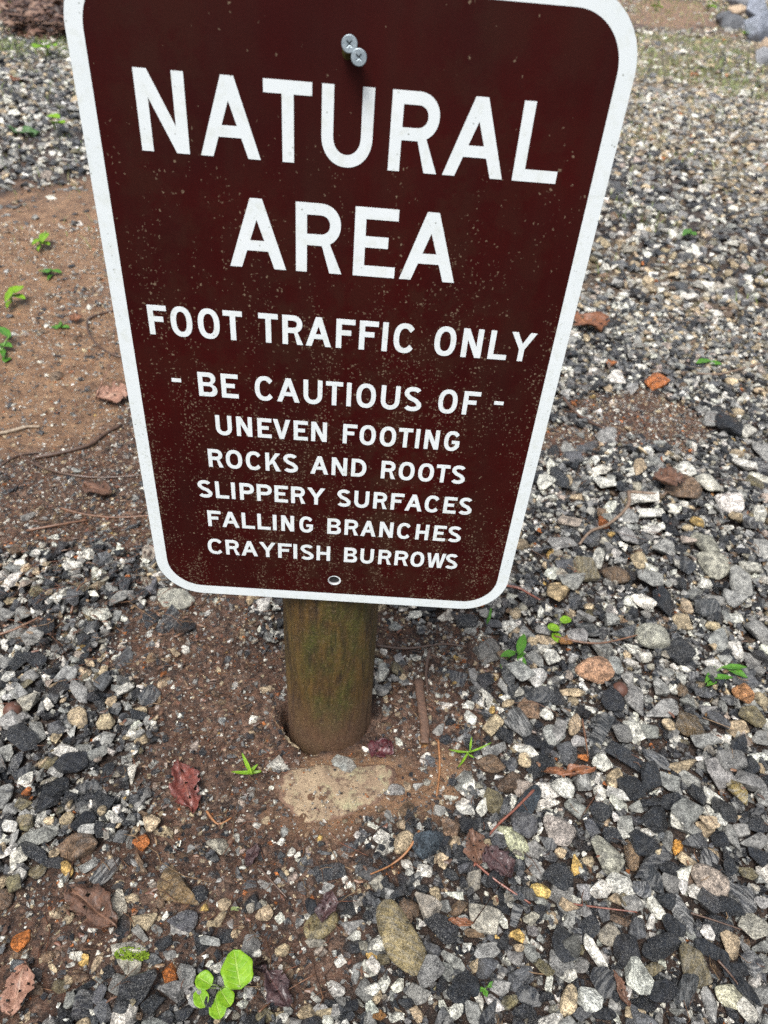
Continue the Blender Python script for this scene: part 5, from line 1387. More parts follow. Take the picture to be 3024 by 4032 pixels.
# flat rock bedded in the mud in front of the post
def flat_rock():
    t = N("lichen_stained_flat_rock")
    base = t.mix(t.ramp(t.noise(28, 5, .6), .36, .66), (.42, .32, .205), (.25, .175, .115))
    base = t.mix(t.math('MULTIPLY', t.ramp(t.noise(40, 4, .65), .50, .66), .7), base, (.36, .36, .21))
    base = t.mix(t.ramp(t.noise(75, 5, .75), .52, .62), base, (.13, .08, .055))
    base = t.mix(t.ramp(t.noise(500, 3, .8), .58, .66), base, (.12, .085, .06))
    _, _, edge, _, _ = t.attr("edge")
    cov = t.ramp(t.math('ADD', edge, t.math('MULTIPLY', t.math('SUBTRACT', t.noise(60, 6, .78), .5), 2.1)), .46, .58)
    base = t.mix(cov, base, t.mix(t.ramp(t.noise(140, 5, .7), .40, .60), (.135, .078, .052), (.22, .135, .09)))
    m = t.set(base, .5, t.bump(t.noise(120, 6, .8), .004, 1.0))
    bm = bmesh.new(); el = bm.verts.layers.float_color.new("edge")
    n = 48; rings = 7
    pts = fr; cen = frc
    seg = np.linalg.norm(np.roll(pts, -1, 0) - pts, axis=1); cum = np.concatenate([[0], np.cumsum(seg)]); tot = cum[-1]
    out = []
    for k in range(n):
        d = tot * k / n; j = int(np.searchsorted(cum, d, 'right') - 1); f_ = (d - cum[j]) / seg[j]
        out.append(pts[j] * (1 - f_) + pts[(j + 1) % len(pts)] * f_)
    out = np.array(out)
    rows = []
    for r_ in range(rings):
        s_ = (1.0, 1.0, .96, .88, .7, .45, .2)[r_]; zt = (-.012, -.004, .0002, .0018, .0026, .0028, .0026)[r_]
        row = []
        for k in range(n):
            p = cen + (out[k] - cen) * s_ * (1 + .04 * (vnoise(out[k][0], out[k][1], .006, 8) - .5))
            vv = bm.verts.new((p[0], p[1], zt + (float(vnoise(p[0], p[1], .012, 6)) - .5) * .003)); e_ = (1, 1, .8, .45, .15, 0, 0)[r_]; vv[el] = (e_, e_, e_, 1); row.append(vv)
        rows.append(row)
    for a_, b_ in zip(rows[:-1], rows[1:]):
        for k in range(n): bm.faces.new((a_[k], a_[(k + 1) % n], b_[(k + 1) % n], b_[k]))
    bm.faces.new(rows[-1])
    me = bpy.data.meshes.new("flat_rock"); bm.to_mesh(me); bm.free()
    for p in me.polygons: p.use_smooth = True
    me.materials.append(m)
    return link(bpy.data.objects.new("flat_rock", me))
tag(flat_rock(), "flat tan rock with greenish lichen stains, bedded level in mud before the post", "rock")

# rock pile at the far right
def boulder_mat(name, c1, c2):
    t = N(name)
    base = t.mix(t.ramp(t.noise(7, 6, .7), .36, .64), c1, c2)
    base = t.mix(t.ramp(t.noise(45, 4, .7), .56, .66), base, tuple(x * .35 for x in c1))
    return t.set(base, .55, t.bump(t.noise(18, 6, .75), .03, .9))
BM = {"grey": boulder_mat("grey_boulder", (.33, .34, .36), (.17, .18, .20)), "dark": boulder_mat("dark_boulder", (.14, .15, .165), (.07, .075, .085)),
      "blue": boulder_mat("blue_grey_boulder", (.36, .40, .48), (.17, .19, .23)), "buff": boulder_mat("buff_boulder", (.50, .38, .26), (.33, .25, .18))}
for k, (x, y, z, w_, h_, ti, lab) in enumerate(ROCKS):
    v, f = chip(3000 + k * 3, 15, .10)
    q = v * np.array([w_ / 2 * 1.08, w_ * .42, h_ / 2 * 1.1]); q = q @ np.array(Matrix.Rotation(-ti, 3, 'Y')).T
    low = z + q[:, 2].min()
    if low > .01 and lab.startswith(("lowest", "big", "long", "small buff", "dark")): q[q[:, 2] < 0, 2] *= (z + .02) / max(.01, -q[:, 2].min())
    o = mesh_np("boulder", q, f, BM["buff" if "buff" in lab else "dark" if "dark" in lab else "blue" if "blu" in lab else "grey"], None, False); o.location = (x, y, z)
    tag(o, lab, "rock", "rocks piled at the edge of the track")

# ------------------------------------------------------------------ the sign on its post
sign = empty("trail_sign", (0, POST_Y, 0))
tag(sign, "brown and white natural area sign screwed to a short mossy round wooden post", "sign")
SZ = 9.3 * IN
def place(o, parent):
    """parent keeping the world place"""
    o.parent = parent; o.matrix_parent_inverse = Matrix.Translation((0, -POST_Y, 0)) if parent is sign else Matrix.Identity(4)
    return o

# post: turned timber with slight flutes and a checked surface
def build_post():
    seg, rows = 96, 70; top = SZ + 17.4 * IN; z0 = -0.12
    a = np.arange(seg) / seg * 2 * np.pi; z = z0 + (top - z0) * np.arange(rows) / (rows - 1)
    A, Zz = np.meshgrid(a, z)
    r = POST_R * (1 + .010 * np.sin(3 * A + 1) + .006 * (vnoise(A * 6, Zz * 12, 1.0, 21) - .5) + .012 * (vnoise(A * 14, Zz * 3, 1.0, 22) - .5))
    r = r - .0016 * (vnoise(A * 30, Zz * 5, 1.0, 25) > .93)
    r[-1] *= .97
    lean = -.03 * IN - .17 * IN * np.clip(Zz, -.1, 1) / SZ
    V = np.stack([(r * np.cos(A) + lean).ravel(), (r * np.sin(A)).ravel(), Zz.ravel()], 1)
    F = []
    for j in range(rows - 1):
        for i in range(seg): F.append((j * seg + i, j * seg + (i + 1) % seg, (j + 1) * seg + (i + 1) % seg, (j + 1) * seg + i))
    n = len(V); V = np.concatenate([V, [[0, 0, top]]])
    o = mesh_np("post", V, F, M_POST, sign)
    me = bpy.data.meshes.new("post_top")
    ring = [tuple(V[(rows - 1) * seg + i]) for i in range(seg)]
    me.from_pydata(ring, [], [tuple(range(seg))]); me.materials.append(M_POST)
    bm = bmesh.new(); bm.from_mesh(o.data); bm.verts.ensure_lookup_table()
    bmesh.ops.delete(bm, geom=[bm.verts[n]], context='VERTS'); bm.verts.ensure_lookup_table()
    bm.faces.new([bm.verts[(rows - 1) * seg + i] for i in range(seg)]); bm.to_mesh(o.data); bm.free()
    bpy.data.meshes.remove(me)
    return o
post = build_post()
tag(post, "round wooden post stained green and brown, splashed with mud at its foot")

def rounded_rect(x0, x1, z0, z1, r, n=16):
    pts = []
    for cx, cz, a0 in ((x1 - r, z1 - r, 0), (x0 + r, z1 - r, 90), (x0 + r, z0 + r, 180), (x1 - r, z0 + r, 270)):
        for k in range(n + 1):
            a = math.radians(a0 + 90 * k / n); pts.append((cx + r * math.cos(a), cz + r * math.sin(a)))
    return pts
def circle(cx, cz, r, n=32): return [(cx + r * math.cos(2 * math.pi * k / n), cz + r * math.sin(2 * math.pi * k / n)) for k in range(n)]

def plate(name, loops, y_front, thick, mat, parent, scale=IN, bevel=0.0):
    """flat shape with holes, outline in the x-z plane, front face at y_front (towards -y); joined as one mesh"""
    cu = bpy.data.curves.new(name + "_outline", 'CURVE'); cu.dimensions = '2D'; cu.fill_mode = 'BOTH'
    cu.extrude = thick / 2 - bevel; cu.bevel_depth = bevel; cu.bevel_resolution = 1
    for lp in loops:
        sp = cu.splines.new('POLY'); sp.points.add(len(lp) - 1)
        for p_, (x, z) in zip(sp.points, lp): p_.co = (x * scale, z * scale, 0, 1)
        sp.use_cyclic_u = True
    tmp = bpy.data.objects.new("tmp", cu); me = bpy.data.meshes.new_from_object(tmp)
    bpy.data.objects.remove(tmp); bpy.data.curves.remove(cu)
    me.name = name; me.materials.clear()
    R = Matrix(((1, 0, 0, 0), (0, 0, -1, y_front + thick / 2), (0, 1, 0, 0), (0, 0, 0, 1)))   # curve z -> -y (front)
    me.transform(R); me.materials.append(mat)
    o = bpy.data.objects.new(name, me); link(o, parent)
    return o

PT = 0.0020
# children of the panel use the panel's own axes: x across, z up from the sign's lower edge, y = 0 its front face
panel = plate("panel", [rounded_rect(-6, 6, 0, 18, 1.5), circle(.03, 1.0, .19)], 0.0, PT, M_ALU, sign)
panel.location = (0, -POST_Y, SZ)
tag(panel, "aluminium sign plate with rounded corners")
T1 = 0.00025
plate("border", [rounded_rect(-6, 6, 0, 18, 1.5), rounded_rect(-5.625, 5.625, .375, 17.625, 1.125)], -T1, T1, M_WHITE, panel)
plate("brown_field", [rounded_rect(-5.62, 5.62, .38, 17.62, 1.12), circle(.045, 1.01, .222)], -T1 * 1.2, T1 * 1.2, M_BROWN, panel)
plate("hole_rim", [circle(.03, 1.0, .24), circle(.03, 1.0, .19)], -T1, T1, M_WHITE, panel)
bh = plate("hole_shade_disc", [circle(.03, 1.0, .188)], PT + .0002, .0004, M_BLACK, panel)  # black disc behind the plate, painted as the darkness inside the hole

def arc(cx, cz, rx, rz, a0, a1, n=20, e=1.0):
    pts = []
    for k in range(n + 1):
        a = math.radians(a0 + (a1 - a0) * k / n); c, s = math.cos(a), math.sin(a)
        pts.append((cx + rx * math.copysign(abs(c) ** e, c), cz + rz * math.copysign(abs(s) ** e, s)))
    return pts
def stroke(path, s):
    """outline of a stroke of width s along a smooth path"""
    L_, R_ = [], []
    for k in range(len(path)):
        a = path[max(k - 1, 0)]; b = path[min(k + 1, len(path) - 1)]
        dx, dz = b[0] - a[0], b[1] - a[1]; l = math.hypot(dx, dz) or 1
        nx_, nz_ = -dz / l * s / 2, dx / l * s / 2
        L_.append((path[k][0] + nx_, path[k][1] + nz_)); R_.append((path[k][0] - nx_, path[k][1] - nz_))
    return L_ + R_[::-1]
def glyph(ch, w, h, s):
    """highway lettering: outline loops in a box w by h with stem width s"""
    E = .86
    if ch == 'I': return [[(0, 0), (w, 0), (w, h), (0, h)]]
    if ch == '-': return [[(0, 0), (w, 0), (w, h), (0, h)]]
    if ch == 'L': return [[(0, 0), (w, 0), (w, s), (s, s), (s, h), (0, h)]]
    if ch == 'T': return [[(w / 2 - s / 2, 0), (w / 2 + s / 2, 0), (w / 2 + s / 2, h - s), (w, h - s), (w, h), (0, h), (0, h - s), (w / 2 - s / 2, h - s)]]
    if ch == 'F': m_ = h * .45; return [[(0, 0), (s, 0), (s, m_), (w * .80, m_), (w * .80, m_ + s), (s, m_ + s), (s, h - s), (w, h - s), (w, h), (0, h)]]
    if ch == 'E': m_ = h * .5 - s * .42; return [[(0, 0), (w, 0), (w, s), (s, s), (s, m_), (w * .80, m_), (w * .80, m_ + s), (s, m_ + s), (s, h - s), (w, h - s), (w, h), (0, h)]]
    if ch == 'H': m_ = h * .5 - s / 2; return [[(0, 0), (s, 0), (s, m_), (w - s, m_), (w - s, 0), (w, 0), (w, h), (w - s, h), (w - s, m_ + s), (s, m_ + s), (s, h), (0, h)]]
    if ch == 'N':
        d = s * 1.1; a = h * (1 - s / (w - d))
        return [[(0, 0), (s, 0), (s, a), (w - d, 0), (w, 0), (w, h), (w - s, h), (w - s, h - a), (d, h), (0, h)]]
    if ch in 'AV':
        k = s * 1.08; ap = s * 1.06; x1 = (w - ap) / 2
        def xo(z): return x1 * z / h           # outer left edge
        top = h * .705; b0, b1 = h * .255, h * .255 + s * .92
        dirx = (w / 2 - k) / top                # inner left edge from (k,0) to (w/2, top)
        inn = lambda z: k + dirx * z
        if ch == 'A':
            return [[(0, 0), (k, 0), (inn(b0), b0), (w - inn(b0), b0), (w - k, 0), (w, 0), ((w + ap) / 2, h), (x1, h)],
                    [(inn(b1), b1), (w / 2, top), (w - inn(b1), b1)]]
        return [[(x1, 0), ((w + ap) / 2, 0), (w, h), (w - k, h), (w / 2, h - top), (k, h), (0, h)]]
    if ch == 'Y':
        j = h * .42; k = s * 1.16
        return [[(w / 2 - s / 2, 0), (w / 2 + s / 2, 0), (w / 2 + s / 2, j), (w, h), (w - k, h), (w / 2, j + s * 1.05), (k, h), (0, h), (w / 2 - s / 2, j)]]
    if ch == 'W':
        k = s * 1.0; q = w * .285
        return [[(q - k * .55, 0), (q + k * .55, 0), (w / 2, h * .60), (w - q - k * .55, 0), (w - q + k * .55, 0), (w, h), (w - k, h), (w - q, h * .30), (w / 2 + k * .5, h), (w / 2 - k * .5, h), (q, h * .30), (k, h), (0, h)]]
    if ch == 'K':
        return [[(0, 0), (s, 0), (s, h * .30), (s * 1.75, h * .44), (w - s * 1.22, 0), (w, 0), (w * .50 + s * .35, h * .62), (w * .97, h), (w * .97 - s * 1.25, h), (s, h * .50), (s, h), (0, h)]]
    if ch == 'O': return [arc(w / 2, h / 2, w / 2, h / 2, 0, 352, 44, E), arc(w / 2, h / 2, w / 2 - s, h / 2 - s * .96, 0, 352, 44, E)]
    if ch == 'U':
        rx, rz = w / 2, min(h * .42, w * .56)
        return [[(0, h)] + arc(rx, rz, rx, rz, 180, 360, 22, .95) + [(w, h), (w - s, h)] + arc(rx, rz, rx - s, rz - s, 360, 180, 22, .95) + [(s, h)]]
    if ch == 'C':
        wo = w * 1.06
        o_ = arc(wo / 2, h / 2, wo / 2, h / 2, 38, 322, 36, E); i_ = arc(wo / 2, h / 2, wo / 2 - s, h / 2 - s * .96, 322, 38, 36, E)
        i_[0] = (o_[-1][0] - s * .62, o_[-1][1] + s * .72); i_[-1] = (o_[0][0] - s * .62, o_[0][1] - s * .72)
        return [o_ + i_[1:-1] if False else o_ + i_]
    if ch == 'G':
        wo = w * 1.03
        o_ = arc(wo / 2, h / 2, wo / 2, h / 2, 38, 318, 36, E); i_ = arc(wo / 2, h / 2, wo / 2 - s, h / 2 - s * .96, 316, 42, 34, E)
        i_[-1] = (o_[0][0] - s * .62, o_[0][1] - s * .72)
        bar = h * .52
        return [o_ + [(w, h * .22), (w, bar), (w * .50, bar), (w * .50, bar - s * .85), (w - s, bar - s * .85), (w - s, h * .26)] + i_]
    if ch == 'S':
        cx = w / 2; rz1 = (h * .515 - s) / 2 + s * .25; r = w / 2 - s / 2
        zt = h - s / 2 - (h * .48 - s * .5) / 2 * 1.0; zt = h * .735; zb = h * .265
        rt = h - s / 2 - zt; rb = zb - s / 2
        p = arc(cx, zt, r * .95, rt, 28, 215, 18, .92)
        q = arc(cx, zb, r, rb, 395 - 360, -152, 18, .92)
        mid_ = [(cx - r * .42, h * .5 + (h * .048)), (cx + r * .42, h * .5 - (h * .048))]
        p = [t_ for t_ in p if True]
        return [stroke(p[:-2] + mid_ + q[2:], s)]
    def bowl(x0, z0, z1, xr, n=16, ee=.95):
        r = (z1 - z0) / 2; rx = min(r, (xr - x0) * .62)
        return [(x0, z0)] + arc(xr - rx, (z0 + z1) / 2, rx, r, -90, 90, n, ee) + [(x0, z1)]
    if ch == 'D':
        rx = w * .62
        return [[(0, 0)] + arc(w - rx, h / 2, rx, h / 2, -90, 90, 24, .88) + [(0, h)],
                [(s, s)] + arc(w - rx, h / 2, rx - s, h / 2 - s, -90, 90, 24, .88) + [(s, h - s)]]
    if ch in 'PR':
        m_ = h * (.40 if ch == 'R' else .37); hole = bowl(s, m_ + s, h - s, w - s * (1.0 if ch == 'P' else 1.15))
        wr = w if ch == 'P' else w * .955
        r = (h - m_) / 2; rx = min(r, wr * .62); outer = arc(wr - rx, m_ + r, rx, r, -90, 90, 20, .95)
        if ch == 'P': return [[(0, 0), (s, 0), (s, m_)] + outer + [(0, h)], hole]
        lx = w * .56
        outer = [p_ for p_ in arc(wr - rx, m_ + r, rx, r, -62, 90, 18, .95)]
        return [[(0, 0), (s, 0), (s, m_), (lx, m_), (w - s * 1.12, 0), (w, 0), (outer[0][0], outer[0][1])] + outer[1:] + [(0, h)], hole]
    if ch == 'B':
        m_ = h * .51
        w1 = w * .94; r1 = (h - m_ + s * .0) / 2; rx1 = min(r1, w1 * .62); r0 = m_ / 2; rx0 = min(r0, w * .62)
        up = arc(w1 - rx1, m_ + r1, rx1, r1, -62, 90, 14, .95); lo_ = arc(w - rx0, r0, rx0, r0, -90, 62, 14, .95)
        zmid = (lo_[-1][1] + up[0][1]) / 2; xm = min(lo_[-1][0], up[0][0])
        return [[(0, 0)] + lo_ + up + [(0, h)], bowl(s, s, m_ - s * .42, w - s), bowl(s, m_ + s * .46, h - s, w1 - s)]
    raise ValueError(ch)
T2 = 0.00022
STEM = [.262, .272, .146, .131, .121, .119, .119, .117, .117]
for (zb, zc_, row), s in zip(LETTERS, STEM):
    for ch, x0, x1 in row:
        w_, h_ = x1 - x0, zc_ - zb; z0 = zb
        if ch == '-': z0, h_ = zb + (zc_ - zb) * .52, .11
        if ch in 'OCGSU': 
            if ch == 'U': z0 -= .012; h_ += .012
            else: z0 -= .012; h_ += .024
        lp = [[(x + x0, z + z0) for x, z in l] for l in glyph(ch, w_, h_, s)]
        plate("letter", lp, -T1 * 1.2 - T2, T2, M_WHITE, panel)

# screws that hold the panel, standing proud and askew
def screw(hx, hy, hz, dirv, r, label, nrm=(0.02, -1, .16), sr=.80):
    root = bpy.data.objects.new("screw", None)
    d = Vector(dirv).normalized()          # from head into the post
    Q = Vector(nrm).normalized().to_track_quat('Z', 'Y').to_matrix().to_4x4()
    def build(name, bm, mat, par):
        me = bpy.data.meshes.new(name); bm.to_mesh(me); bm.free(); me.materials.append(mat)
        for p in me.polygons: p.use_smooth = False
        return link(bpy.data.objects.new(name, me), par)
    # head: disc with a cross cut out of it, above a sloping cone
    cu = bpy.data.curves.new("o", 'CURVE'); cu.dimensions = '2D'; cu.fill_mode = 'BOTH'; cu.extrude = .0007; cu.bevel_depth = .0004; cu.bevel_resolution = 2
    a_, b_ = r * .54, r * .13
    cross = [(a_, -b_), (a_, b_), (b_, b_ * 1.0), (b_, a_), (-b_, a_), (-b_, b_), (-a_, b_), (-a_, -b_), (-b_, -b_), (-b_, -a_), (b_, -a_), (b_, -b_)]
    ang = math.radians(45 + rnd.uniform(-6, 6)); cross = [(x * math.cos(ang) - y * math.sin(ang), x * math.sin(ang) + y * math.cos(ang)) for x, y in cross]
    for lp in (circle(0, 0, r - .0004, 40), cross):
        sp = cu.splines.new('POLY'); sp.points.add(len(lp) - 1)
        for p_, (x, y) in zip(sp.points, lp): p_.co = (x, y, 0, 1)
        sp.use_cyclic_u = True
    tmp = bpy.data.objects.new("tmp", cu); me = bpy.data.meshes.new_from_object(tmp); bpy.data.objects.remove(tmp); bpy.data.curves.remove(cu)
    me.materials.clear(); me.materials.append(M_ZINC)
    o = bpy.data.objects.new("screw", me); link(o, sign)
    o.matrix_world = Matrix.Identity(4)
    o.location = (hx, hy - POST_Y, hz); o.rotation_euler = Q.to_euler()
    tag(o, label)
    bm = bmesh.new(); bmesh.ops.create_cone(bm, cap_ends=True, segments=32, radius1=r * .9, radius2=r * .9, depth=.0008)
    bmesh.ops.translate(bm, verts=bm.verts, vec=(0, 0, -.0016)); build("recess_shade", bm, M_BLACK, o)  # disc under the cross, coloured black for the shade down in the cut
    bm = bmesh.new(); L_ = .026; bmesh.ops.create_cone(bm, cap_ends=True, segments=32, radius1=r * sr, radius2=r * sr, depth=L_)
    dl = Q.to_3x3().inverted() @ d
    bmesh.ops.transform(bm, verts=bm.verts, matrix=(-dl).to_track_quat('Z', 'Y').to_matrix().to_4x4())
    bmesh.ops.translate(bm, verts=bm.verts, vec=dl * (L_ / 2 + .0012) + Vector((0, 0, -.0024)))
    sh = build("shank", bm, M_BRASS, o)
    for p in sh.data.polygons: p.use_smooth = len(p.vertices) == 4
    bpy.data.objects.remove(root)
    return o
screw(-.075 * IN, -.27 * IN, SZ + 16.68 * IN, (-.12, .72, -.58), .168 * IN, "upper screw with its thick dark olive shank showing")
screw(.135 * IN, -.38 * IN, SZ + 16.47 * IN, (-.12, .90, -.34), .165 * IN, "lower screw overlapping the upper one", sr=.5)

# ------------------------------------------------------------------ leaves, sprouts, sticks
def halfwidth(kind, u):
    if kind == 'round': return math.sqrt(max(0, 1 - (2 * u - 1) ** 2)) ** .9 * (1 + .05 * math.sin(u * 11 + 1))
    if kind == 'heart': return max(0, 1 - abs(2 * u ** .80 - 1) ** 2.0) ** .5 * (1 - .45 * max(0, u - .55)) * (1 + .06 * math.sin(u * 14))
    if kind == 'round': return math.sqrt(max(0, 1 - (2 * u - 1) ** 2)) ** .9
    if kind == 'oval': return math.sin(math.pi * u) ** .8 * (1.08 - .35 * u)
    if kind == 'blade': return min(1, (u + .15) * 1.6) * (1 - u) ** .6
    return max(0, math.sin(math.pi * u)) ** .55
def leaf_mesh(name, L, W, kind, mat, dead=False, curl=.2, seed=0, cup=.12, thick=.00035):
    r = random.Random(seed); nu, nv = (20, 10) if dead else (14, 8)
    V, idx, UV = [], {}, []
    ph = [r.uniform(0, 6.28) for _ in range(6)]
    for i in range(nu + 1):
        u = i / nu; hw = halfwidth('dead' if dead else kind, u) * W / 2
        for j in range(-nv // 2, nv // 2 + 1):
            v = j / (nv / 2)
            ww = hw
            if dead: ww = hw * (1 + .16 * math.sin(u * 7 + ph[0] + (3 if v > 0 else 0)) + .10 * math.sin(u * 19 + ph[1] + v) + .06 * math.sin(u * 43 + ph[2]))
            x = (u - .5) * L + (.05 * L * math.sin(v * 2 + ph[2]) if dead else 0); y = v * ww
            z = curl * L * ((u - .5) ** 2) * (1 if kind != 'blade' else -1) * (1 if dead else -1) + cup * W * v * v * (hw / (W / 2 + 1e-9))
            if dead: z += L * .05 * (math.sin(u * 9 + v * 3 + ph[3]) + .6 * math.sin(u * 5 - v * 7 + ph[4])) + abs(v) * W * .05
            else: z += -.04 * W * (1 - abs(v)) + .015 * W * math.sin(u * 20 + abs(v) * 6)
            idx[i, j] = len(V); V.append((x, y, z)); UV.append((u, abs(v), 0, 1))
    F = []
    for i in range(nu):
        for j in range(-nv // 2, nv // 2):
            if dead:
                u, v = (i + .5) / nu, (j + .5) / (nv / 2)
                if math.sin(u * 23 + ph[5]) * math.cos(v * 6 + ph[1]) > .88: continue
                if abs(v) > .7 and r.random() < .16: continue
            F.append((idx[i, j], idx[i + 1, j], idx[i + 1, j + 1], idx[i, j + 1]))
    me = bpy.data.meshes.new(name); me.from_pydata(V, [], F); me.update()
    at = me.attributes.new('lf', 'FLOAT_COLOR', 'POINT'); at.data.foreach_set('color', np.array(UV, np.float32).ravel())
    bm = bmesh.new(); bm.from_mesh(me); bmesh.ops.remove_doubles(bm, verts=bm.verts, dist=L * .002)
    loose_ = [v_ for v_ in bm.verts if not v_.link_faces]; bmesh.ops.delete(bm, geom=loose_, context='VERTS')
    bmesh.ops.solidify(bm, geom=bm.faces[:], thickness=thick)
    bm.to_mesh(me); bm.free()
    for p in me.polygons: p.use_smooth = True
    me.materials.append(mat); return me

def tube(name, pts, r0, r1, mat, parent=None, seg=7, rough=.0, flat=1.0):
    pts = [Vector(p) for p in pts]
    # resample smooth
    P_ = []
    for k in range(len(pts) - 1):
        p0 = pts[max(k - 1, 0)]; p1 = pts[k]; p2 = pts[k + 1]; p3 = pts[min(k + 2, len(pts) - 1)]
        for q in range(5):
            t = q / 5; P_.append(.5 * ((2 * p1) + (-p0 + p2) * t + (2 * p0 - 5 * p1 + 4 * p2 - p3) * t * t + (-p0 + 3 * p1 - 3 * p2 + p3) * t ** 3))
    P_.append(pts[-1]); n = len(P_); V, F = [], []
    for k, p in enumerate(P_):
        d = (P_[min(k + 1, n - 1)] - P_[max(k - 1, 0)]).normalized(); up = Vector((0, 0, 1)) if abs(d.z) < .9 else Vector((1, 0, 0))
        a = d.cross(up).normalized(); b = a.cross(d).normalized(); r = (r0 + (r1 - r0) * k / (n - 1)) * (1 + rough * rnd.uniform(-1, 1))
        for s_ in range(seg):
            t = 2 * math.pi * s_ / seg; V.append(p + a * math.cos(t) * r + b * math.sin(t) * r * flat)
    for k in range(n - 1):
        for s_ in range(seg): F.append((k * seg + s_, k * seg + (s_ + 1) % seg, (k + 1) * seg + (s_ + 1) % seg, (k + 1) * seg + s_))
    F.append(tuple(range(seg))[::-1]); F.append(tuple((n - 1) * seg + s_ for s_ in range(seg)))
    me = bpy.data.meshes.new(name); me.from_pydata([tuple(v) for v in V], [], F)
    for p in me.polygons: p.use_smooth = True
    me.materials.append(mat); return link(bpy.data.objects.new(name, me), parent)

def surf(x, y, r=.006):
    """height of whatever lies there (stones included)"""
    w_ = FD.win(x, y, r)
    if w_ is None: return float(ground_z(x, y)) + .004
    return float(FD.H[w_[0], w_[1]].mean() * .5 + FD.H[w_[0], w_[1]].max() * .5)

for k, (x, y, L, W, th, kind, lab) in enumerate(LEAVES):
    far_ = y > 1.4
    if W > L: L, W, th = W, L, th + math.pi / 2
    if y > 1.4: L = min(L, .13); W = min(W, .075)
    L *= 1.05; W = max(W, .12 * L)
    me = leaf_mesh("leaf", L, W * 1.15, 'dead', LEAFM[kind], True, .12 if kind not in ('crimson', 'orange') else .35, 40 + k, .10)
    o = link(bpy.data.objects.new("dead_leaf", me)); z = surf(x, y, min(L, .05) * .4)
    o.location = (x, y, z + .0015 + (.004 if L > .03 else 0)); o.rotation_euler = (rnd.uniform(-.12, .12), rnd.uniform(-.10, .10), th)
    tag(o, lab, "leaf", "fallen leaves on the ground")

for k, (pts, r, kind, lab) in enumerate(STICKS):
    far_ = pts[0][1] > 1.3
    P3 = []
    for q, (x, y) in enumerate(pts):
        P3.append((x, y, surf(x, y, .004) + r * .7 if not far_ else float(ground_z(x, y)) + r))
    if kind == 'bark': o = tube("wood_strip", P3, r, r * .85, STICKM[kind], seg=8, rough=.12, flat=.35)
    else: o = tube("twig", P3, r * (1.0 if r > .0012 else 1.15), r * .6, STICKM[kind], rough=.10)
    tag(o, lab, "twig", "twigs and roots on the ground")

def plant(lab, base, kind, leaves):
    bx, by = base; bz = float(ground_z(bx, by)) + .002
    lift = .03 if by > 2.2 else 0.0
    root = empty("seedling", (bx, by, bz)); tag(root, lab, "plant", "green sprouts coming up through the gravel and mud")
    for q, (x, y, L, W, th, h, shape) in enumerate(leaves):
        if W > L: L, W, th = W, L, th + math.pi / 2
        cx, cy = x - bx, y - by
        if y > 1.4: sc_ = min(1, .10 * (1 + y * .08) / L); L *= sc_; W = max(W * sc_, L * .28); cx *= sc_ * .9 + .1; cy *= sc_ * .9 + .1
        # a leaf points away from its stem
        if (math.cos(th) * cx + math.sin(th) * cy) < 0: th += math.pi
        me = leaf_mesh("leaf", L * 1.04, W * 1.04, shape, LEAFM[kind], False, .16 if shape != 'blade' else .3, q * 7 + 3, .10, .0003 if L < .1 else .001)
        o = link(bpy.data.objects.new("leaf", me), root); h += lift; o.location = (cx, cy, h - bz)
        o.rotation_euler = (rnd.uniform(-.12, .12), rnd.uniform(-.18, .02) if shape != 'blade' else rnd.uniform(-.3, 0), th)
        tipx, tipy = cx - math.cos(th) * L * .47, cy - math.sin(th) * L * .47
        st = tube("stem", [(0, 0, -.002), (tipx * .45, tipy * .45, (h - bz) * .62), (tipx, tipy, (h - bz) * .97)], max(.0007, L * .030), max(.0005, L * .022), LEAFM['pale'] if kind == 'bright' else LEAFM[kind], root, 6)
for pl in PLANTS: plant(*pl)

for x, y, r, lab in NUTS:
    v, f = ICO[3]; q = v * r * np.array([1, 1, .92]) * (1 + .02 * (v[:, 2:3] > .8))
    o = mesh_np("nut", q, f, M_NUT); o.location = (x, y, surf(x, y, .005) * .5 + r * .75)
    bm = bmesh.new(); bmesh.ops.create_cone(bm, cap_ends=True, segments=10, radius1=r * .30, radius2=r * .12, depth=r * .12)
    me = bpy.data.meshes.new("cap"); bm.to_mesh(me); bm.free(); me.materials.append(STICKM['dark'])
    c_ = link(bpy.data.objects.new("cap", me), o); c_.location = (r * .5, r * .3, r * .76); c_.rotation_euler = (0, .5, 0)
    tag(o, lab, "nut", "fallen nuts")

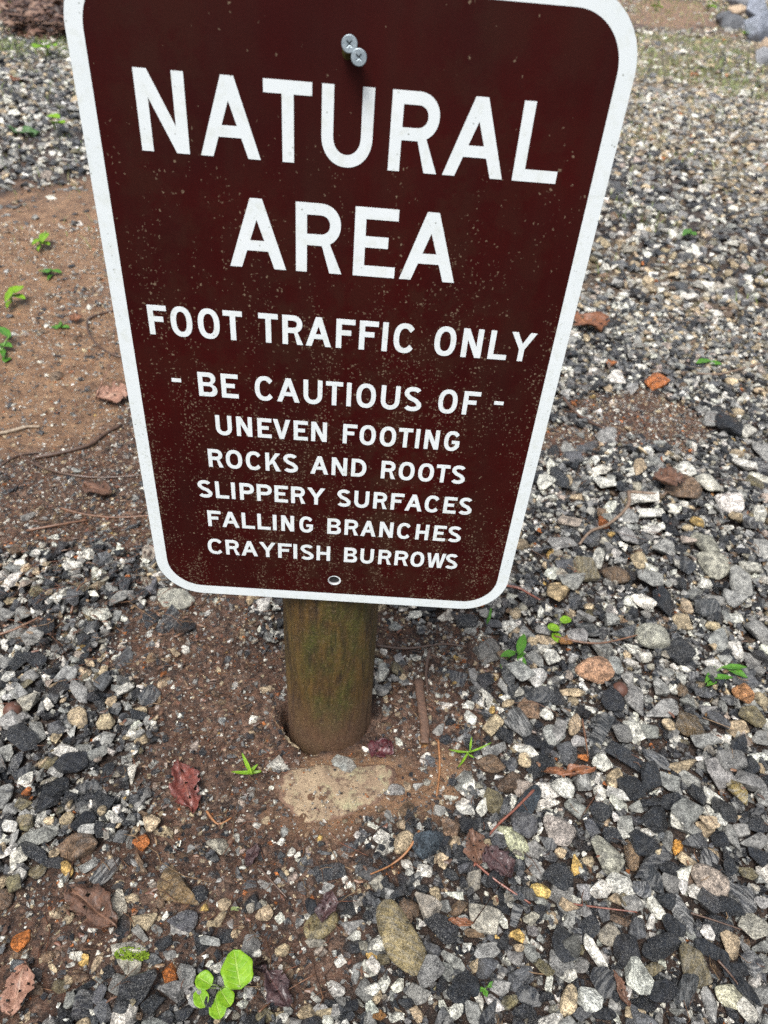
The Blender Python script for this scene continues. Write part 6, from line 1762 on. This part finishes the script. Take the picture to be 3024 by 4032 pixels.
# ------------------------------------------------------------------ litter (needles, bark chips), grass and moss
def litter(n, name, lab):
    t = N("plant_litter"); c, _, _, _, _ = t.attr("tone")
    mat = t.set(t.mix(t.ramp(t.noise(300, 3, .6), .3, .7), c, (0.06, 0.035, 0.025)), .42)
    x = rng.uniform(-.5, .95, n * 10); y = rng.uniform(-.33, 1.3, n * 10); ok = seen(x, y); x, y = x[ok], y[ok]
    m = zone('mud', x, y); tn = zone('tan', x, y)
    w_ = .06 + .75 * m * (1 - .85 * tn)
    w_ = w_ + 3.0 * np.exp(-((x + .28) / .20) ** 2 - ((y - .22) / .085) ** 2)
    ok = (rng.random(len(x)) < w_) & (np.hypot(x, y - POST_Y) > POST_R + .014); x, y = x[ok][:n], y[ok][:n]
    V, F, C = [], [], []
    pal = [(.16, .085, .05), (.085, .048, .032), (.24, .125, .065), (.055, .034, .026), (.34, .23, .13), (.19, .075, .042)]
    for i in range(len(x)):
        th = rng.uniform(0, 6.28)
        if rng.random() < .74: L, W, T = rng.lognormal(math.log(.014), .55), rng.uniform(.0004, .0011), .0006
        else: L, W, T = rng.uniform(.003, .009), rng.uniform(.0018, .0042), .0006
        bend = rng.normal(0, .12) * L; z = surf(x[i], y[i], .003) + .0006; tz = rng.normal(0, .08) * L
        ca, sa = math.cos(th), math.sin(th); o = len(V)
        for u, bb_, zz_ in ((-.5, 0, -tz), (0, bend, L * .03), (.5, 0, tz)):
            wd = W * (.55 if u else 1)
            for sgn, up in ((-1, 0), (1, 0), (0, 1)):
                px, py = u * L, bb_ + sgn * wd / 2
                V.append((x[i] + px * ca - py * sa, y[i] + px * sa + py * ca, z + zz_ * .5 + up * T))
        for a_ in (0, 3):
            for p_, q_ in ((0, 1), (1, 2), (2, 0)): F.append((o + a_ + p_, o + a_ + q_, o + a_ + 3 + q_, o + a_ + 3 + p_))
        c = pal[rng.integers(len(pal))]; C += [(*c, 1)] * 9
    o = mesh_np(name, V, F, mat, None, False, {"tone": np.array(C)})
    tag(o, lab, "litter", kind="stuff")
litter(3300, "leaf_litter", "brown needles, bark chips and stem bits strewn over the mud")

def far_litter(n):
    t = N("fallen_leaf_litter"); c, _, _, _, _ = t.attr("tone"); mat = t.set(c, .4)
    x = rng.uniform(-6.0, .2, n * 60); y = rng.uniform(1.6, 9, n * 60); ok = seen(x, y, 1.15); x, y = x[ok], y[ok]
    hp = zone('heap', x, y); ok = rng.random(len(x)) < hp; x, y = x[ok][:n], y[ok][:n]
    V, F, C = [], [], []
    pal = [(.13, .075, .05), (.07, .038, .028), (.22, .14, .10), (.045, .028, .022), (.15, .08, .055)]
    for i in range(len(x)):
        L = rng.lognormal(math.log(.06), .4); W = L * rng.uniform(.25, .6); th = rng.uniform(0, 6.28); ca, sa = math.cos(th), math.sin(th); o = len(V)
        z = float(ground_z(x[i], y[i])) + rng.uniform(.004, .09) * (1 + float(vnoise(x[i], y[i], .15, 31))); t1, t2 = rng.normal(0, .3, 2)
        for a_, b_, q in ((-.5, 0, 0), (-.1, -.5, .1), (-.1, .5, .15), (.5, 0, 0), (-.1, 0, .28)):
            px, py = a_ * L, b_ * W
            V.append((x[i] + px * ca - py * sa, y[i] + px * sa + py * ca, z + px * t1 + py * t2 + q * W))
        F += [(o, o + 1, o + 4), (o + 1, o + 3, o + 4), (o + 3, o + 2, o + 4), (o + 2, o, o + 4)]
        C += [(*pal[rng.integers(5)], 1)] * 5
    o = mesh_np("leaf_litter", V, F, mat, None, False, {"tone": np.array(C)})
    tag(o, "heap of reddish brown dead leaves beyond the gravel at the upper left", "litter", kind="stuff")
far_litter(2600)

def grass(n):
    t = N("short_grass_blades"); c, _, _, _, _ = t.attr("tone"); mat = t.set(c, .45)
    x = np.concatenate([rng.uniform(-3.5, .2, n * 6), rng.uniform(.4, 9, n * 12)]); y = np.concatenate([rng.uniform(1.3, 7, n * 6), rng.uniform(.9, 18, n * 12)])
    ok = seen(x, y, 1.05); x, y = x[ok], y[ok]; g = zone('green', x, y); ok = rng.random(len(x)) < np.clip(g, 0, 1) * (.25 + .75 * vnoise(x, y, .22, 41)) ** 1.5 + .03; x, y = x[ok], y[ok]
    p = rng.permutation(len(x))[:n]; x, y = x[p], y[p]; z0 = ground_z(x, y)
    V, F, C = [], [], []
    for i in range(len(x)):
        sc = .6 + .25 * y[i]; h = rng.uniform(.008, .034) * sc ** .5; w_ = .0013 * sc; th = rng.uniform(0, 6.28); lx, ly = rng.normal(0, h * .6, 2); o = len(V)
        dx, dy = math.cos(th) * w_, math.sin(th) * w_
        V += [(x[i] - dx, y[i] - dy, z0[i]), (x[i] + dx, y[i] + dy, z0[i]), (x[i] + lx * .4 + dx * .7, y[i] + ly * .4 + dy * .7, z0[i] + h * .7), (x[i] + lx * .4 - dx * .7, y[i] + ly * .4 - dy * .7, z0[i] + h * .7), (x[i] + lx, y[i] + ly, z0[i] + h)]
        F += [(o, o + 1, o + 2), (o, o + 2, o + 3), (o + 3, o + 2, o + 4)]
        k = rng.uniform(.7, 1.2); c = [(.13, .19, .045), (.24, .31, .10), (.32, .33, .16)][rng.integers(3)]; C += [(c[0] * k, c[1] * k, c[2] * k, 1)] * 5
    o = mesh_np("grass", V, F, mat, None, False, {"tone": np.array(C)})
    tag(o, "thin short grass and moss growing through the far gravel", "grass", kind="stuff")
grass(22000)

# moss on the pale flat stone and beside stones at the lower left
def moss(cx, cy, n, rad, lab):
    t = N("moss"); mat = t.set(t.mix(t.ramp(t.noise(400, 3, .6), .35, .65), (.12, .20, .02), (.30, .42, .04)), .6)
    V, F = [], []
    for i in range(n):
        a, r = rng.uniform(0, 6.28), rad * math.sqrt(rng.random()); x, y = cx + math.cos(a) * r * 1.5, cy + math.sin(a) * r * .5
        z = surf(x, y, .002); s = rng.uniform(.0005, .0012); o = len(V)
        V += [(x + s, y, z), (x - s * .5, y + s * .8, z), (x - s * .5, y - s * .8, z), (x + rng.normal(0, s * .5), y + rng.normal(0, s * .5), z + s * 2.2)]
        F += [(o, o + 1, o + 3), (o + 1, o + 2, o + 3), (o + 2, o, o + 3)]
    o = mesh_np("moss", V, F, mat, None, False); tag(o, lab, "moss", kind="stuff")
ms = [s for s in STONES if len(s) > 6 and 'bright green moss' in s[6]][0]
moss(ms[0] + .004, ms[1] - ms[3] * .48, 420, .010, "stripe of bright green moss on the edge of the pale flat stone")
